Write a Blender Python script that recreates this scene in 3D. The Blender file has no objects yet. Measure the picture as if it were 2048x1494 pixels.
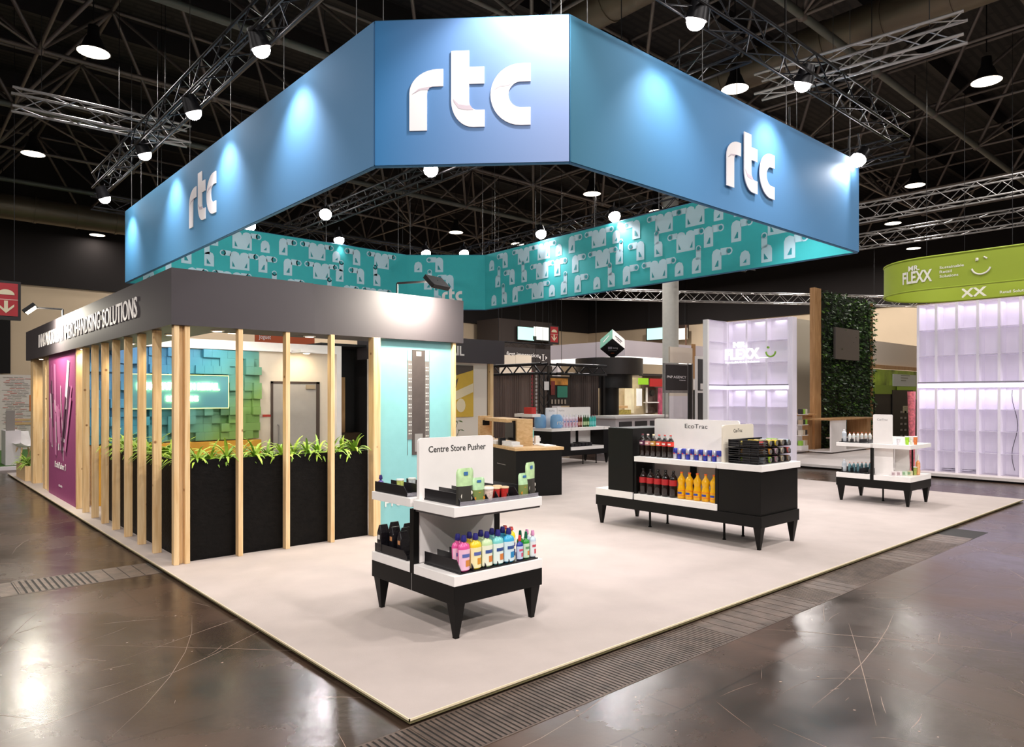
import bpy, math, random
from mathutils import Vector, Matrix, Euler
random.seed(7)
S = bpy.context.scene
COL = S.collection
R = math.radians
# ------------------------------------------------------------------ camera, world, exposure
FPX, HZ, EYE = 1417.5, 793.0, 1.70          # focal length in px of a 2048x1494 frame, horizon row, eye height above the stand floor
YAW = math.atan((2620.0 - 1024.0) / FPX)
SX, CX_ = math.sin(YAW), math.cos(YAW)
CAM = (-2.077, -3.151)
cd = bpy.data.cameras.new('camera'); cam = bpy.data.objects.new('camera', cd); COL.objects.link(cam)
cam.location = (CAM[0], CAM[1], EYE)
cam.rotation_euler = (R(90), 0, -math.atan2(CX_, SX))
cd.sensor_width = 36; cd.lens = FPX / 2048 * 36; cd.shift_y = (HZ - 747) / 2048; cd.clip_end = 200
S.camera = cam
w = bpy.data.worlds.new('world'); S.world = w; w.use_nodes = True
w.node_tree.nodes['Background'].inputs[0].default_value = (1.0, .94, .93, 1)
w.node_tree.nodes['Background'].inputs[1].default_value = .15
S.view_settings.view_transform = 'Standard'; S.view_settings.look = 'None'
S.view_settings.exposure = 0.0; S.view_settings.gamma = 1; S.view_settings.use_curve_mapping = False
S.cycles.max_bounces = 6; S.cycles.transparent_max_bounces = 12
S.cycles.sample_clamp_indirect = 4; S.cycles.use_denoising = True
CARPET_E = 1.0
# ------------------------------------------------------------------ pixel -> point on a real plane (for reading positions off the photograph)
def rdw(r, d): return (CAM[0] + r*SX + d*CX_, CAM[1] - r*CX_ + d*SX)
def G(x, y, z=0.):
    d = FPX*(EYE-z)/(y-HZ); X, Y = rdw((x-1024)/FPX*d, d); return Vector((X, Y, z))
def onX(x, y, X0):
    k = (x-1024)/FPX; d = (X0-CAM[0])/(k*SX+CX_); X, Y = rdw(k*d, d); return Vector((X, Y, EYE-(y-HZ)/FPX*d))
def onY(x, y, Y0):
    k = (x-1024)/FPX; d = (Y0-CAM[1])/(-k*CX_+SX); X, Y = rdw(k*d, d); return Vector((X, Y, EYE-(y-HZ)/FPX*d))
def atD(x, y, d):
    X, Y = rdw((x-1024)/FPX*d, d); return Vector((X, Y, EYE-(y-HZ)/FPX*d))
# ------------------------------------------------------------------ materials
def C(h):
    h = h.lstrip('#'); out = []
    for i in (0, 2, 4):
        c = int(h[i:i+2], 16)/255; out.append(c/12.92 if c <= .04045 else ((c+.055)/1.055)**2.4)
    return (*out, 1)
MATS = {}
def M(hexc, rough=.5, metal=0., name=None, emit=0., var=0., vscale=8., bump=0., bscale=60., trans=0., stretch=(1,1,1), spec=.5, alpha=1.):
    key = (hexc, rough, metal, name, emit, var, vscale, bump, bscale, trans, stretch, spec, alpha)
    if key in MATS: return MATS[key]
    m = bpy.data.materials.new(name or 'mat_'+hexc.strip('#')); m.use_nodes = True
    nt = m.node_tree; b = nt.nodes['Principled BSDF']
    b.inputs['Base Color'].default_value = C(hexc); b.inputs['Roughness'].default_value = rough
    b.inputs['Metallic'].default_value = metal; b.inputs['Specular IOR Level'].default_value = spec
    if alpha < 1: b.inputs['Alpha'].default_value = alpha
    if trans: b.inputs['Transmission Weight'].default_value = trans; b.inputs['IOR'].default_value = 1.3
    if emit:
        b.inputs['Emission Color'].default_value = C(hexc); b.inputs['Emission Strength'].default_value = emit
    if var or bump:
        tc = nt.nodes.new('ShaderNodeTexCoord'); mp = nt.nodes.new('ShaderNodeMapping'); mp.inputs['Scale'].default_value = stretch
        nt.links.new(tc.outputs['Object'], mp.inputs[0])
    if var:
        n = nt.nodes.new('ShaderNodeTexNoise'); n.inputs['Scale'].default_value = vscale; n.inputs['Detail'].default_value = 5
        nt.links.new(mp.outputs[0], n.inputs['Vector'])
        mr = nt.nodes.new('ShaderNodeMapRange'); mr.inputs[1].default_value = .3; mr.inputs[2].default_value = .7
        mr.inputs[3].default_value = 1-var; mr.inputs[4].default_value = 1+var
        nt.links.new(n.outputs['Fac'], mr.inputs[0])
        hs = nt.nodes.new('ShaderNodeHueSaturation'); hs.inputs['Color'].default_value = C(hexc)
        nt.links.new(mr.outputs[0], hs.inputs['Value']); nt.links.new(hs.outputs[0], b.inputs['Base Color'])
    if bump:
        n = nt.nodes.new('ShaderNodeTexNoise'); n.inputs['Scale'].default_value = bscale; n.inputs['Detail'].default_value = 4
        nt.links.new(mp.outputs[0], n.inputs['Vector'])
        bp = nt.nodes.new('ShaderNodeBump'); bp.inputs['Strength'].default_value = bump; bp.inputs['Distance'].default_value = .01
        nt.links.new(n.outputs['Fac'], bp.inputs['Height']); nt.links.new(bp.outputs[0], b.inputs['Normal'])
    MATS[key] = m; return m
BLACK = M('#080706', .5, spec=.25, name='black_laminate', var=.15, vscale=5)
BLACKMET = M('#121113', .45, .3, name='black_metal', var=.1)
WHITE = M('#f6f2ef', .45, name='white_laminate', var=.02)
WHITEB = M('#f5f0ed', .55, name='white_board', var=.02)
CREAM = M('#d9cbb8', .8, name='cream_wall', var=.04, vscale=.7)
SILVER = M('#a9a6a4', .38, .7, name='aluminium_tube', var=.1)
PIPE = M('#6a6059', .45, .35, name='grey_pipe', var=.15, vscale=2)
TRBLACK = M('#1b1a1d', .4, .4, name='black_truss', var=.1)
FASC = M('#3f393d', .65, name='dark_grey_board', var=.03, vscale=3)
TEXTW = M('#efe9e6', .5, name='white_lettering', emit=0)
TEXTK = M('#2e2c2d', .6, name='black_print')
LENS = M('#fff6f4', .5, name='lamp_glass', emit=40)
LENSW = M('#ffe9c8', .5, name='warm_lamp_glass', emit=18)
LENSD = M('#fff0d8', .5, name='hall_lamp_glass', emit=5)
GLASS = M('#cfd8d6', .05, name='clear_plastic', trans=.9)
WHITEP = M('#ded6d8', .5, name='white_panel', var=.03, vscale=2)
def wood_mat(name, c1, c2, scale=(14, 14, .8), knots=True):
    m = bpy.data.materials.new(name); m.use_nodes = True; nt = m.node_tree; b = nt.nodes['Principled BSDF']
    b.inputs['Roughness'].default_value = .6
    tc = nt.nodes.new('ShaderNodeTexCoord'); mp = nt.nodes.new('ShaderNodeMapping'); mp.inputs['Scale'].default_value = scale
    oi = nt.nodes.new('ShaderNodeObjectInfo'); ad = nt.nodes.new('ShaderNodeVectorMath'); ad.operation = 'ADD'
    sc = nt.nodes.new('ShaderNodeVectorMath'); sc.operation = 'SCALE'; sc.inputs['Scale'].default_value = 37
    cb = nt.nodes.new('ShaderNodeCombineXYZ')
    for i in range(3): nt.links.new(oi.outputs['Random'], cb.inputs[i])
    nt.links.new(cb.outputs[0], sc.inputs[0]); nt.links.new(tc.outputs['Object'], ad.inputs[0]); nt.links.new(sc.outputs[0], ad.inputs[1])
    nt.links.new(ad.outputs[0], mp.inputs[0])
    n = nt.nodes.new('ShaderNodeTexNoise'); n.inputs['Scale'].default_value = 2.2; n.inputs['Detail'].default_value = 6; n.inputs['Distortion'].default_value = .6
    nt.links.new(mp.outputs[0], n.inputs['Vector'])
    r = nt.nodes.new('ShaderNodeValToRGB'); r.color_ramp.elements[0].position = .3; r.color_ramp.elements[0].color = C(c1)
    r.color_ramp.elements[1].position = .65; r.color_ramp.elements[1].color = C(c2); nt.links.new(n.outputs['Fac'], r.inputs[0])
    out = r.outputs[0]
    if knots:
        v = nt.nodes.new('ShaderNodeTexVoronoi'); v.inputs['Scale'].default_value = 4.5
        nt.links.new(ad.outputs[0], v.inputs['Vector'])
        mr = nt.nodes.new('ShaderNodeMapRange'); mr.inputs[1].default_value = .04; mr.inputs[2].default_value = .1; nt.links.new(v.outputs['Distance'], mr.inputs[0])
        mx = nt.nodes.new('ShaderNodeMix'); mx.data_type = 'RGBA'; mx.inputs[6].default_value = C('#8a5a34')
        nt.links.new(mr.outputs[0], mx.inputs[0]); nt.links.new(out, mx.inputs[7]); out = mx.outputs[2]
    nt.links.new(out, b.inputs['Base Color']); return m
PINE = wood_mat('pine_timber', '#d6ae78', '#edcfa0')
OAK = wood_mat('oak_worktop', '#c99f6b', '#dcb888', (3, 14, 14), False)
OAKV = wood_mat('oak_panel', '#a67a4c', '#bf9464', (8, 8, .8), False)
# ------------------------------------------------------------------ mesh building
class MB:
    def __init__(s): s.v = []; s.f = []; s.sm = []; s.mi = []
    def add(s, vs, fs, smooth=False, mi=0):
        o = len(s.v); s.v += [tuple(p) for p in vs]
        for f in fs: s.f.append(tuple(i+o for i in f)); s.sm.append(smooth); s.mi.append(mi)
        return s
    def box(s, x0, x1, y0, y1, z0, z1, mi=0):
        v = [(x, y, z) for z in (z0, z1) for y in (y0, y1) for x in (x0, x1)]
        return s.add(v, [(0,2,3,1), (4,5,7,6), (0,1,5,4), (2,6,7,3), (0,4,6,2), (1,3,7,5)], mi=mi)
    def obox(s, c, u, v, n, a, b, t, mi=0):     # box centred at c with half sizes a,b,t along u,v,n
        c = Vector(c); u = Vector(u)*a; v = Vector(v)*b; n = Vector(n)*t
        P = [c+i*u+j*v+k*n for k in (-1,1) for j in (-1,1) for i in (-1,1)]
        return s.add(P, [(0,2,3,1), (4,5,7,6), (0,1,5,4), (2,6,7,3), (0,4,6,2), (1,3,7,5)], mi=mi)
    def cyl(s, p0, p1, r, seg=8, r2=None, caps=True, mi=0):
        p0, p1 = Vector(p0), Vector(p1); d = (p1-p0)
        if d.length < 1e-6: return s
        d.normalize(); a = d.orthogonal().normalized(); b = d.cross(a); r2 = r if r2 is None else r2
        v = []
        for p, q in ((p0, r), (p1, r2)):
            for i in range(seg):
                t = 2*math.pi*i/seg; v.append(p + a*math.cos(t)*q + b*math.sin(t)*q)
        s.add(v, [(i, (i+1) % seg, seg+(i+1) % seg, seg+i) for i in range(seg)], True, mi)
        if caps: s.add(v, [tuple(range(seg-1, -1, -1)), tuple(range(seg, 2*seg))], mi=mi)
        return s
    def tube(s, pts, r, seg=6, mi=0):
        for a, b in zip(pts[:-1], pts[1:]): s.cyl(a, b, r, seg, mi=mi)
        return s
    def lathe(s, prof, c=(0,0,0), seg=16, sx=1., sy=1., a0=0., a1=360., mi=0):
        full = abs(a1-a0) >= 360; n = seg if full else seg+1; v = []
        for r, z in prof:
            for i in range(n):
                t = R(a0+(a1-a0)*i/seg); v.append((c[0]+r*math.cos(t)*sx, c[1]+r*math.sin(t)*sy, c[2]+z))
        f = []
        for j in range(len(prof)-1):
            for i in range(seg):
                k = (i+1) % n if full else i+1; f.append((j*n+i, j*n+k, (j+1)*n+k, (j+1)*n+i))
        s.add(v, f, True, mi)
        if full:
            if prof[0][0] > 1e-4: s.add(v[:n], [tuple(range(n-1, -1, -1))], mi=mi)
            if prof[-1][0] > 1e-4: s.add(v[-n:], [tuple(range(n))], mi=mi)
        return s
    def prism(s, poly, o, u, v, t, mi=0):       # 2-D polygon in the plane (o,u,v), pushed t along u x v
        o, u, v = Vector(o), Vector(u), Vector(v); n = u.cross(v).normalized()*t; k = len(poly)
        P = [o+u*a+v*b for a, b in poly]
        s.add(P+[p+n for p in P], [tuple(range(k-1, -1, -1)), tuple(range(k, 2*k))] + [(i, (i+1) % k, k+(i+1) % k, k+i) for i in range(k)], mi=mi)
        return s
    def strip(s, A, B, o, u, v, t, mi=0):       # band between two polylines of equal length
        o, u, v = Vector(o), Vector(u), Vector(v); n = u.cross(v).normalized()*t; k = len(A)
        P = [o+u*a+v*b for a, b in A]+[o+u*a+v*b for a, b in B]; Q = [p+n for p in P]
        f = []
        for i in range(k-1):
            f += [(i, i+1, k+i+1, k+i)[::-1], (2*k+i, 2*k+i+1, 3*k+i+1, 3*k+i), (i, i+1, 2*k+i+1, 2*k+i), (k+i+1, k+i, 3*k+i, 3*k+i+1)]
        f += [(0, k, 3*k, 2*k), (k-1, 3*k-1, 4*k-1, 2*k-1)]
        return s.add(P+Q, f, mi=mi)
    def build(s, name, mat, parent=None, bevel=0., **tags):
        me = bpy.data.meshes.new(name); me.from_pydata(s.v, [], s.f)
        for m in (mat if isinstance(mat, (list, tuple)) else [mat]): me.materials.append(m)
        me.polygons.foreach_set('use_smooth', s.sm); me.polygons.foreach_set('material_index', s.mi); me.update()
        o = bpy.data.objects.new(name, me); COL.objects.link(o)
        attach(o, parent)
        if bevel:
            b = o.modifiers.new('bevel', 'BEVEL'); b.width = bevel; b.segments = 2; b.limit_method = 'ANGLE'
        for k, val in tags.items(): o[k] = val
        return o
def wm(o): return wm(o.parent) @ o.matrix_parent_inverse @ o.matrix_basis if o.parent else o.matrix_basis.copy()
def attach(o, parent):
    if parent: o.parent = parent; o.matrix_parent_inverse = wm(parent).inverted()
def tag(o, label, cat, group=None, kind=None):
    o['label'] = label; o['category'] = cat
    if group: o['group'] = group
    if kind: o['kind'] = kind
    return o
def thing(name, label, cat, loc=(0,0,0), rz=0., group=None, kind=None):
    o = bpy.data.objects.new(name, None); COL.objects.link(o); o.location = loc; o.rotation_euler = (0, 0, rz); o.empty_display_size = .1
    o.matrix_basis = Matrix.LocRotScale(Vector(loc), Euler((0, 0, rz)), None)
    return tag(o, label, cat, group, kind)
def struct(name, mb, mat, bevel=0.):
    o = mb.build(name, mat, None, bevel); o['kind'] = 'structure'; return o
KIDS = {}
def copy_tree(o, parent=None):
    c = o.copy(); COL.objects.link(c)
    if parent: c.parent = parent
    for ch in list(o.children): copy_tree(ch, c)
    return c
def dup(proto, loc, rz=None, label=None, group=None):
    c = copy_tree(proto); c.location = loc
    if rz is not None: c.rotation_euler = (0, 0, rz)
    if label: c['label'] = label
    if group: c['group'] = group
    return c
_T = {}
def text(name, body, o, u, v, height, mat, parent=None, width=None, align='c', ext=.004, bold=0., **tags):
    """flat lettering: o = centre (or left) of the baseline; cap height = height, total width = width"""
    cu = bpy.data.curves.new('t', 'FONT'); cu.body = body; cu.size = 1; cu.extrude = .0; cu.offset = bold; cu.resolution_u = 3
    ob = bpy.data.objects.new('t', cu); COL.objects.link(ob)
    dg = bpy.context.evaluated_depsgraph_get(); me = bpy.data.meshes.new_from_object(ob.evaluated_get(dg))
    bpy.data.objects.remove(ob); bpy.data.curves.remove(cu)
    P = [p.co.copy() for p in me.vertices]; F = [tuple(p.vertices) for p in me.polygons]; bpy.data.meshes.remove(me)
    if not P: return None
    x0 = min(p.x for p in P); x1 = max(p.x for p in P); h = .70
    ky = height/h; kx = (width/(x1-x0)) if width else ky
    off = -(x0+x1)/2 if align == 'c' else -x0
    o, u, v = Vector(o), Vector(u).normalized(), Vector(v).normalized(); n = u.cross(v)
    mb = MB(); V = [o+u*((p.x+off)*kx)+v*(p.y*ky)+n*ext for p in P]; mb.add(V, F)
    # shallow thickness along the outline
    from collections import Counter
    ed = Counter(); dirn = {}
    for f in F:
        for a, b in zip(f, f[1:]+f[:1]):
            k = (min(a, b), max(a, b)); ed[k] += 1; dirn[k] = (a, b)
    W = [p-n*ext for p in V]; L = len(V)
    mb.add(V+W, [(dirn[k][1], dirn[k][0], dirn[k][0]+L, dirn[k][1]+L) for k, c in ed.items() if c == 1])
    return mb.build(name, mat, parent, **tags)
X_, Y_, Z_ = Vector((1,0,0)), Vector((0,1,0)), Vector((0,0,1))
ORD = ['first','second','third','fourth','fifth','sixth','seventh','eighth','ninth','tenth','eleventh','twelfth','thirteenth','fourteenth','fifteenth','sixteenth','seventeenth','eighteenth','nineteenth','twentieth']
def spot(parent, loc, target, W, angle, blend=.5, col=(1,.95,.92), rad=.08):
    l = bpy.data.lights.new('lamp', 'SPOT'); l.energy = W; l.spot_size = R(angle); l.spot_blend = blend; l.color = col; l.shadow_soft_size = rad
    o = bpy.data.objects.new('lamp', l); COL.objects.link(o); loc = Vector(loc)
    o.matrix_basis = Matrix.Translation(loc) @ (Vector(target)-loc).to_track_quat('-Z', 'Y').to_matrix().to_4x4()
    attach(o, parent); return o
def area(parent, loc, target, W, sx, sy=None, col=(1,.95,.92), spread=180):
    l = bpy.data.lights.new('lamp', 'AREA'); l.energy = W; l.color = col; l.spread = R(spread)
    if sy: l.shape = 'RECTANGLE'; l.size = sx; l.size_y = sy
    else: l.shape = 'DISK'; l.size = sx
    o = bpy.data.objects.new('lamp', l); COL.objects.link(o); loc = Vector(loc)
    o.matrix_basis = Matrix.Translation(loc) @ (Vector(target)-loc).to_track_quat('-Z', 'Y').to_matrix().to_4x4()
    attach(o, parent); return o
# ================================================================== STRUCTURE
HF = -.042      # hall floor below the stand floor
def hall_floor_mat():
    m = bpy.data.materials.new('worn_brown_screed'); m.use_nodes = True; nt = m.node_tree; b = nt.nodes['Principled BSDF']
    N = lambda t: nt.nodes.new(t); L = nt.links.new
    tc = N('ShaderNodeTexCoord')
    n1 = N('ShaderNodeTexNoise'); n1.inputs['Scale'].default_value = .55; n1.inputs['Detail'].default_value = 9; n1.inputs['Roughness'].default_value = .62; n1.inputs['Distortion'].default_value = .4
    L(tc.outputs['Object'], n1.inputs['Vector'])
    r = N('ShaderNodeValToRGB'); e = r.color_ramp.elements; e[0].position = .30; e[0].color = C('#241d19'); e[1].position = .72; e[1].color = C('#5a4234')
    x = r.color_ramp.elements.new(.5); x.color = C('#3d2f27'); L(n1.outputs['Fac'], r.inputs[0])
    n2 = N('ShaderNodeTexNoise'); n2.inputs['Scale'].default_value = 14; n2.inputs['Detail'].default_value = 8; n2.inputs['Roughness'].default_value = .75
    L(tc.outputs['Object'], n2.inputs['Vector'])
    r2 = N('ShaderNodeValToRGB'); r2.color_ramp.elements[0].position = .62; r2.color_ramp.elements[0].color = (0,0,0,1); r2.color_ramp.elements[1].position = .78; r2.color_ramp.elements[1].color = (.3,.3,.3,1)
    L(n2.outputs['Fac'], r2.inputs[0])
    mx = N('ShaderNodeMix'); mx.data_type = 'RGBA'; L(r2.outputs[0], mx.inputs[0]); L(r.outputs[0], mx.inputs[6]); mx.inputs[7].default_value = C('#75665c')
    col = mx.outputs[2]
    # panel joints
    br = N('ShaderNodeTexBrick'); br.offset = .37; br.inputs['Scale'].default_value = 1; br.inputs['Brick Width'].default_value = 1.25; br.inputs['Row Height'].default_value = .83
    br.inputs['Mortar Size'].default_value = .006; br.inputs['Color1'].default_value = (1,1,1,1); br.inputs['Color2'].default_value = (.86,.86,.86,1); br.inputs['Mortar'].default_value = (.35,.32,.3,1)
    mpb = N('ShaderNodeMapping'); mpb.inputs['Rotation'].default_value = (0, 0, R(0)); L(tc.outputs['Object'], mpb.inputs[0]); L(mpb.outputs[0], br.inputs['Vector'])
    m3 = N('ShaderNodeMix'); m3.data_type = 'RGBA'; m3.blend_type = 'MULTIPLY'; m3.inputs[0].default_value = .8; L(col, m3.inputs[6]); L(br.outputs['Color'], m3.inputs[7])
    L(m3.outputs[2], b.inputs['Base Color'])
    rr = N('ShaderNodeMapRange'); rr.inputs[1].default_value = .3; rr.inputs[2].default_value = .75; rr.inputs[3].default_value = .16; rr.inputs[4].default_value = .38
    L(n1.outputs['Fac'], rr.inputs[0]); L(rr.outputs[0], b.inputs['Roughness'])
    n3 = N('ShaderNodeTexNoise'); n3.inputs['Scale'].default_value = 5; n3.inputs['Detail'].default_value = 6; L(tc.outputs['Object'], n3.inputs['Vector'])
    bp = N('ShaderNodeBump'); bp.inputs['Strength'].default_value = .12; bp.inputs['Distance'].default_value = .02; L(n3.outputs['Fac'], bp.inputs['Height']); L(bp.outputs[0], b.inputs['Normal'])
    b.inputs['Specular IOR Level'].default_value = .42
    return m
HFM = hall_floor_mat()
struct('floor', MB().box(-16, 46, -14, 30, HF-.1, HF), HFM)
# raised stand floor: pale carpet on a dark khaki edge board
def carpet_mat():
    m = M('#b5a9a3', .92, name='pale_carpet', var=.05, vscale=3, bump=.25, bscale=160, stretch=(1, 1, 1)); return m
fl = MB(); fl.box(0, 12.05, 0, 16.1, -.006, 0); struct('floor_stand', fl, carpet_mat())
eb = MB().box(.004, 12.046, .004, 16.09, -.030, -.0062)
struct('trim_1', eb, M('#7b7350', .6, name='edge_board', var=.08))
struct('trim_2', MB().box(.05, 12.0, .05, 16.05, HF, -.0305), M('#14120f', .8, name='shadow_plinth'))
struct('trim_3', MB().box(-.006, 0, -.006, 16.1, -.010, .0015).box(-.006, 12.056, -.006, 0, -.010, .0015), M('#e9d9b8', .45, name='pale_edge_strip'))
# scratches and flecks worn into the hall floor
rnd = random.Random(21); sc_ = MB()
def sliver(x, y, a, L, w_, bend):
    k = 5; V = []
    for i in range(k+1):
        q = i/k; aa = a+bend*(q-.5); px_, py_ = x+L*(q-.5)*math.cos(a)-bend*L*.3*(q-.5)**2*math.sin(a), y+L*(q-.5)*math.sin(a)+bend*L*.3*(q-.5)**2*math.cos(a); h = w_*math.sin(math.pi*(.05+.9*q))
        V += [(px_-h*math.sin(a), py_+h*math.cos(a), HF+.0006), (px_+h*math.sin(a), py_-h*math.cos(a), HF+.0006)]
    sc_.add(V, [(2*i, 2*i+1, 2*i+3, 2*i+2) for i in range(k)])
for i in range(900):
    if rnd.random() < .5: x, y = rnd.uniform(-7, -.05), rnd.uniform(-2.5, 12)
    else: x, y = rnd.uniform(-1, 13), rnd.uniform(-6, -.45)
    big = rnd.random() < .12
    sliver(x, y, rnd.choice((.5, 2.2, .05, 1.2, rnd.uniform(0, 3.14)))+rnd.gauss(0, .15), rnd.uniform(.8, 2.6) if big else rnd.uniform(.04, .5), rnd.uniform(.0012, .003) if big else rnd.uniform(.0006, .0022), rnd.gauss(0, .5))
for i in range(260):
    if rnd.random() < .5: x, y = rnd.uniform(-5, -.05), rnd.uniform(-2.5, 8)
    else: x, y = rnd.uniform(-1, 11), rnd.uniform(-5, -.45)
    r = rnd.uniform(.003, .009); sc_.add([(x+r*math.cos(k*1.05+i)*rnd.uniform(.6, 1.4), y+r*math.sin(k*1.05+i), HF+.0008) for k in range(6)], [tuple(range(6))])
struct('floor_scratches', sc_, M('#9c887a', .6, name='scratch_mark', var=.2))
# trench covers in the hall floor
def trench(n, x0, x1, y0, y1, pitch, seed):
    rnd = random.Random(seed); a = MB(); a.box(x0, x1, y0-.012, y0, HF, HF+.002); a.box(x0, x1, y1, y1+.012, HF, HF+.002)
    x = x0
    while x < x1:
        kind = rnd.random(); wd = rnd.choice((.42, .6, .85))
        if kind < .5:
            k = x
            while k < min(x+wd, x1)-.01: a.box(k, min(k+pitch*.62, x+wd-.004), y0, y1, HF, HF+.003); k += pitch
        else:
            k = x
            while k < min(x+wd, x1)-.01: a.box(k, min(k+.125, x+wd-.004), y0, y1, HF, HF+.003); k += .135
        x += wd
    return a
DK = M('#1a1613', .7, name='trench_shadow'); CO = M('#63554c', .5, .3, name='worn_steel_cover', var=.35, vscale=9, bump=.4, bscale=30)
struct('trim_4', MB().box(-6, 8.5, -.42, .0, HF, HF+.0006), DK); struct('trim_5', trench(1, -4, 7.8, -.41, -.012, .034, 3), CO)
struct('trim_6', MB().box(-9, 0, 4.38, 4.93, HF, HF+.0006), DK); struct('trim_7', trench(2, -6, -.05, 4.39, 4.92, .05, 5), CO)
# hall shell
DARK = M('#1d1715', .9, name='dark_upper_wall', var=.1, vscale=.6)
HW = M('#d8c2a4', .85, name='hall_wall_cream', var=.05, vscale=.5)
struct('wall_back', MB().box(-16, 46, 30, 30.2, HF, 6.05), HW); struct('wall_back_upper', MB().box(-16, 46, 29.9, 30.2, 6.05, 12), DARK)
struct('wall_right', MB().box(34.4, 34.6, -14, 30, HF, 6.05), HW); struct('wall_right_upper', MB().box(34.3, 34.6, -14, 29.9, 6.05, 12), DARK)
def roof_mat():
    m = bpy.data.materials.new('dark_slatted_deck'); m.use_nodes = True; nt = m.node_tree; b = nt.nodes['Principled BSDF']; L = nt.links.new
    tc = nt.nodes.new('ShaderNodeTexCoord'); br = nt.nodes.new('ShaderNodeTexBrick'); br.inputs['Scale'].default_value = 1; br.offset = .5
    br.inputs['Brick Width'].default_value = .9; br.inputs['Row Height'].default_value = .22; br.inputs['Mortar Size'].default_value = .05
    br.inputs['Color1'].default_value = C('#2a2321'); br.inputs['Color2'].default_value = C('#1b1717'); br.inputs['Mortar'].default_value = C('#070606')
    L(tc.outputs['Object'], br.inputs['Vector']); L(br.outputs['Color'], b.inputs['Base Color']); b.inputs['Roughness'].default_value = .7; return m
struct('ceiling', MB().box(-16, 46, -14, 30, 11.6, 11.8), roof_mat())
# roof beams under the deck
rb = MB()
for i in range(16): rb.box(-16, 46, -12.4+2.73*i, -12.25+2.73*i, 11.1, 11.6)
struct('ceiling_beams', rb, M('#201a18', .6, name='roof_beam'))
# space frame
GX, GY, Z0, Z1 = 3.45, 3.64, 8.75, 10.9
fr = MB(); thick = MB(); nod = MB()
x0, y0 = .3-GX*3, -.55-GY*1
nx, ny = 13, 10
def bar(a, b, r): (thick if r > .05 else fr).cyl(a, b, r, 6, caps=False)
for i in range(nx):
    for j in range(ny):
        p = Vector((x0+i*GX, y0+j*GY, Z0)); q = p+Vector((GX/2, GY/2, Z1-Z0))
        nod.lathe([(0, -.11), (.08, -.08), (.11, 0), (.08, .08), (0, .11)], p, 8)
        if i < nx-1: bar(p, p+X_*GX, .085 if j % 2 == 0 else .045)
        if j < ny-1: bar(p, p+Y_*GY, .036)
        if i < nx-1 and j < ny-1:
            for dx in (0, GX):
                for dy in (0, GY): bar(p+Vector((dx, dy, 0)), q, .042)
            if i < nx-2: bar(q, q+X_*GX, .045)
            if j < ny-2: bar(q, q+Y_*GY, .045)
            if (i+j) % 3 == 0 and i < nx-2 and j < ny-2: bar(p, p+Vector((GX, GY, 0)), .028)
struct('ceiling_space_frame', fr, PIPE); struct('ceiling_frame_chords', thick, M('#5f6058', .5, .3, name='green_grey_chord', var=.15, vscale=2)); struct('ceiling_frame_nodes', nod, PIPE)
# ventilation ducts
def duct(name, a, b, r, label):
    d = MB(); d.cyl(a, b, r, 18); v = (Vector(b)-Vector(a)); n = int(v.length/1.2)
    for i in range(n+1):
        p = Vector(a)+v*(i/n); d.cyl(p-v.normalized()*.04, p+v.normalized()*.04, r*1.05, 18)
    tag(d.build(name, M('#6b5f4d', .45, .5, name='duct_metal', var=.15, vscale=1)), label, 'duct')
duct('ventilation_duct', (-8, 25.5, 8.0), (14, 25.5, 8.0), .42, 'round metal air duct under the roof at the far left')
duct('ventilation_duct', (9.2, 1.5, 9.9), (9.2, 9, 9.9), .4, 'round metal air duct in the roof above the front banner panel')
duct('ventilation_duct', (13.6, -6, 9.6), (13.6, 9, 9.6), .42, 'round metal air duct in the roof above the right banner panel')
# ================================================================== HALL LAMPS
def high_bay(loc, label, power):
    t = thing('high_bay_lamp', label, 'hall lamp', loc, group='round hall lamps under the roof')
    x, y, z = loc
    MB().lathe([(.02, .52), (.09, .5), (.11, .3), (.14, .26), (.2, .1), (.28, .02), (.30, 0), (.28, 0)], loc, 18).build('housing', M('#232021', .5, .4, name='lamp_housing'), t)
    MB().lathe([(0, .03), (.25, .025), (.278, .0), (.25, -.005), (0, -.012)], loc, 18).build('diffuser', LENSD, t)
    MB().cyl((x, y, z+.6), (x, y, 11.6), .012, 5).build('suspension_rod', BLACKMET, t)
    area(t, (x, y, z-.04), (x, y, 0), power, .6, col=(1, .94, .90))
    return t
HL = [((187,105), 'largest round hall lamp, upper left above the left banner'), ((66,308), 'round hall lamp at the far left between two pipes'),
      ((5,417), 'round hall lamp cut by the left picture edge'), ((187,476), 'small round hall lamp left of the banner corner'),
      ((1470,178), 'round hall lamp peeking over the right banner top edge'), ((1973,163), 'round hall lamp at the upper right corner'),
      ((1830,371), 'round hall lamp right of the banner end above the upper far truss'), ((1786,447), 'dim round hall lamp between the two far trusses'),
      ((1827,497), 'round hall lamp just above the green ring banner'), ((1184,388), 'round hall lamp seen inside the banner ring below the front panel'),
      ((1314,423), 'round hall lamp above the patterned band on the right'), ((912,465), 'small hall lamp above the patterned corner'), ((1035,488), 'small hall lamp right of the patterned corner')]
for (x, y), lab in HL:
    p = G(x, y, 8.2); high_bay((p.x, min(p.y, 29.3), 8.2), lab, 170 if p.y < 25 else 30)
for x, y in ((-2.5, -2.4), (4.4, -2.4), (-6, 4.9), (-6, 12.1), (11.4, -6), (-2.5, -9.7), (-6, -2.4), (4.4, -9.7), (-9.5, -6)):
    high_bay((x, y, 8.2), 'round hall lamp outside the picture above the aisle', 750 if y < -5 else 300)
for x, y in ((8.0, 26.6), (15, 26.6), (22, 22.9), (29, 19.3), (29, 12.1), (22, 15.6)):  # extra far lamps added to brighten the cream hall walls
    high_bay((x, y, 8.2), 'added hall lamp far back, brightening the hall walls', 520 if y < 20 else 300)
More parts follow.
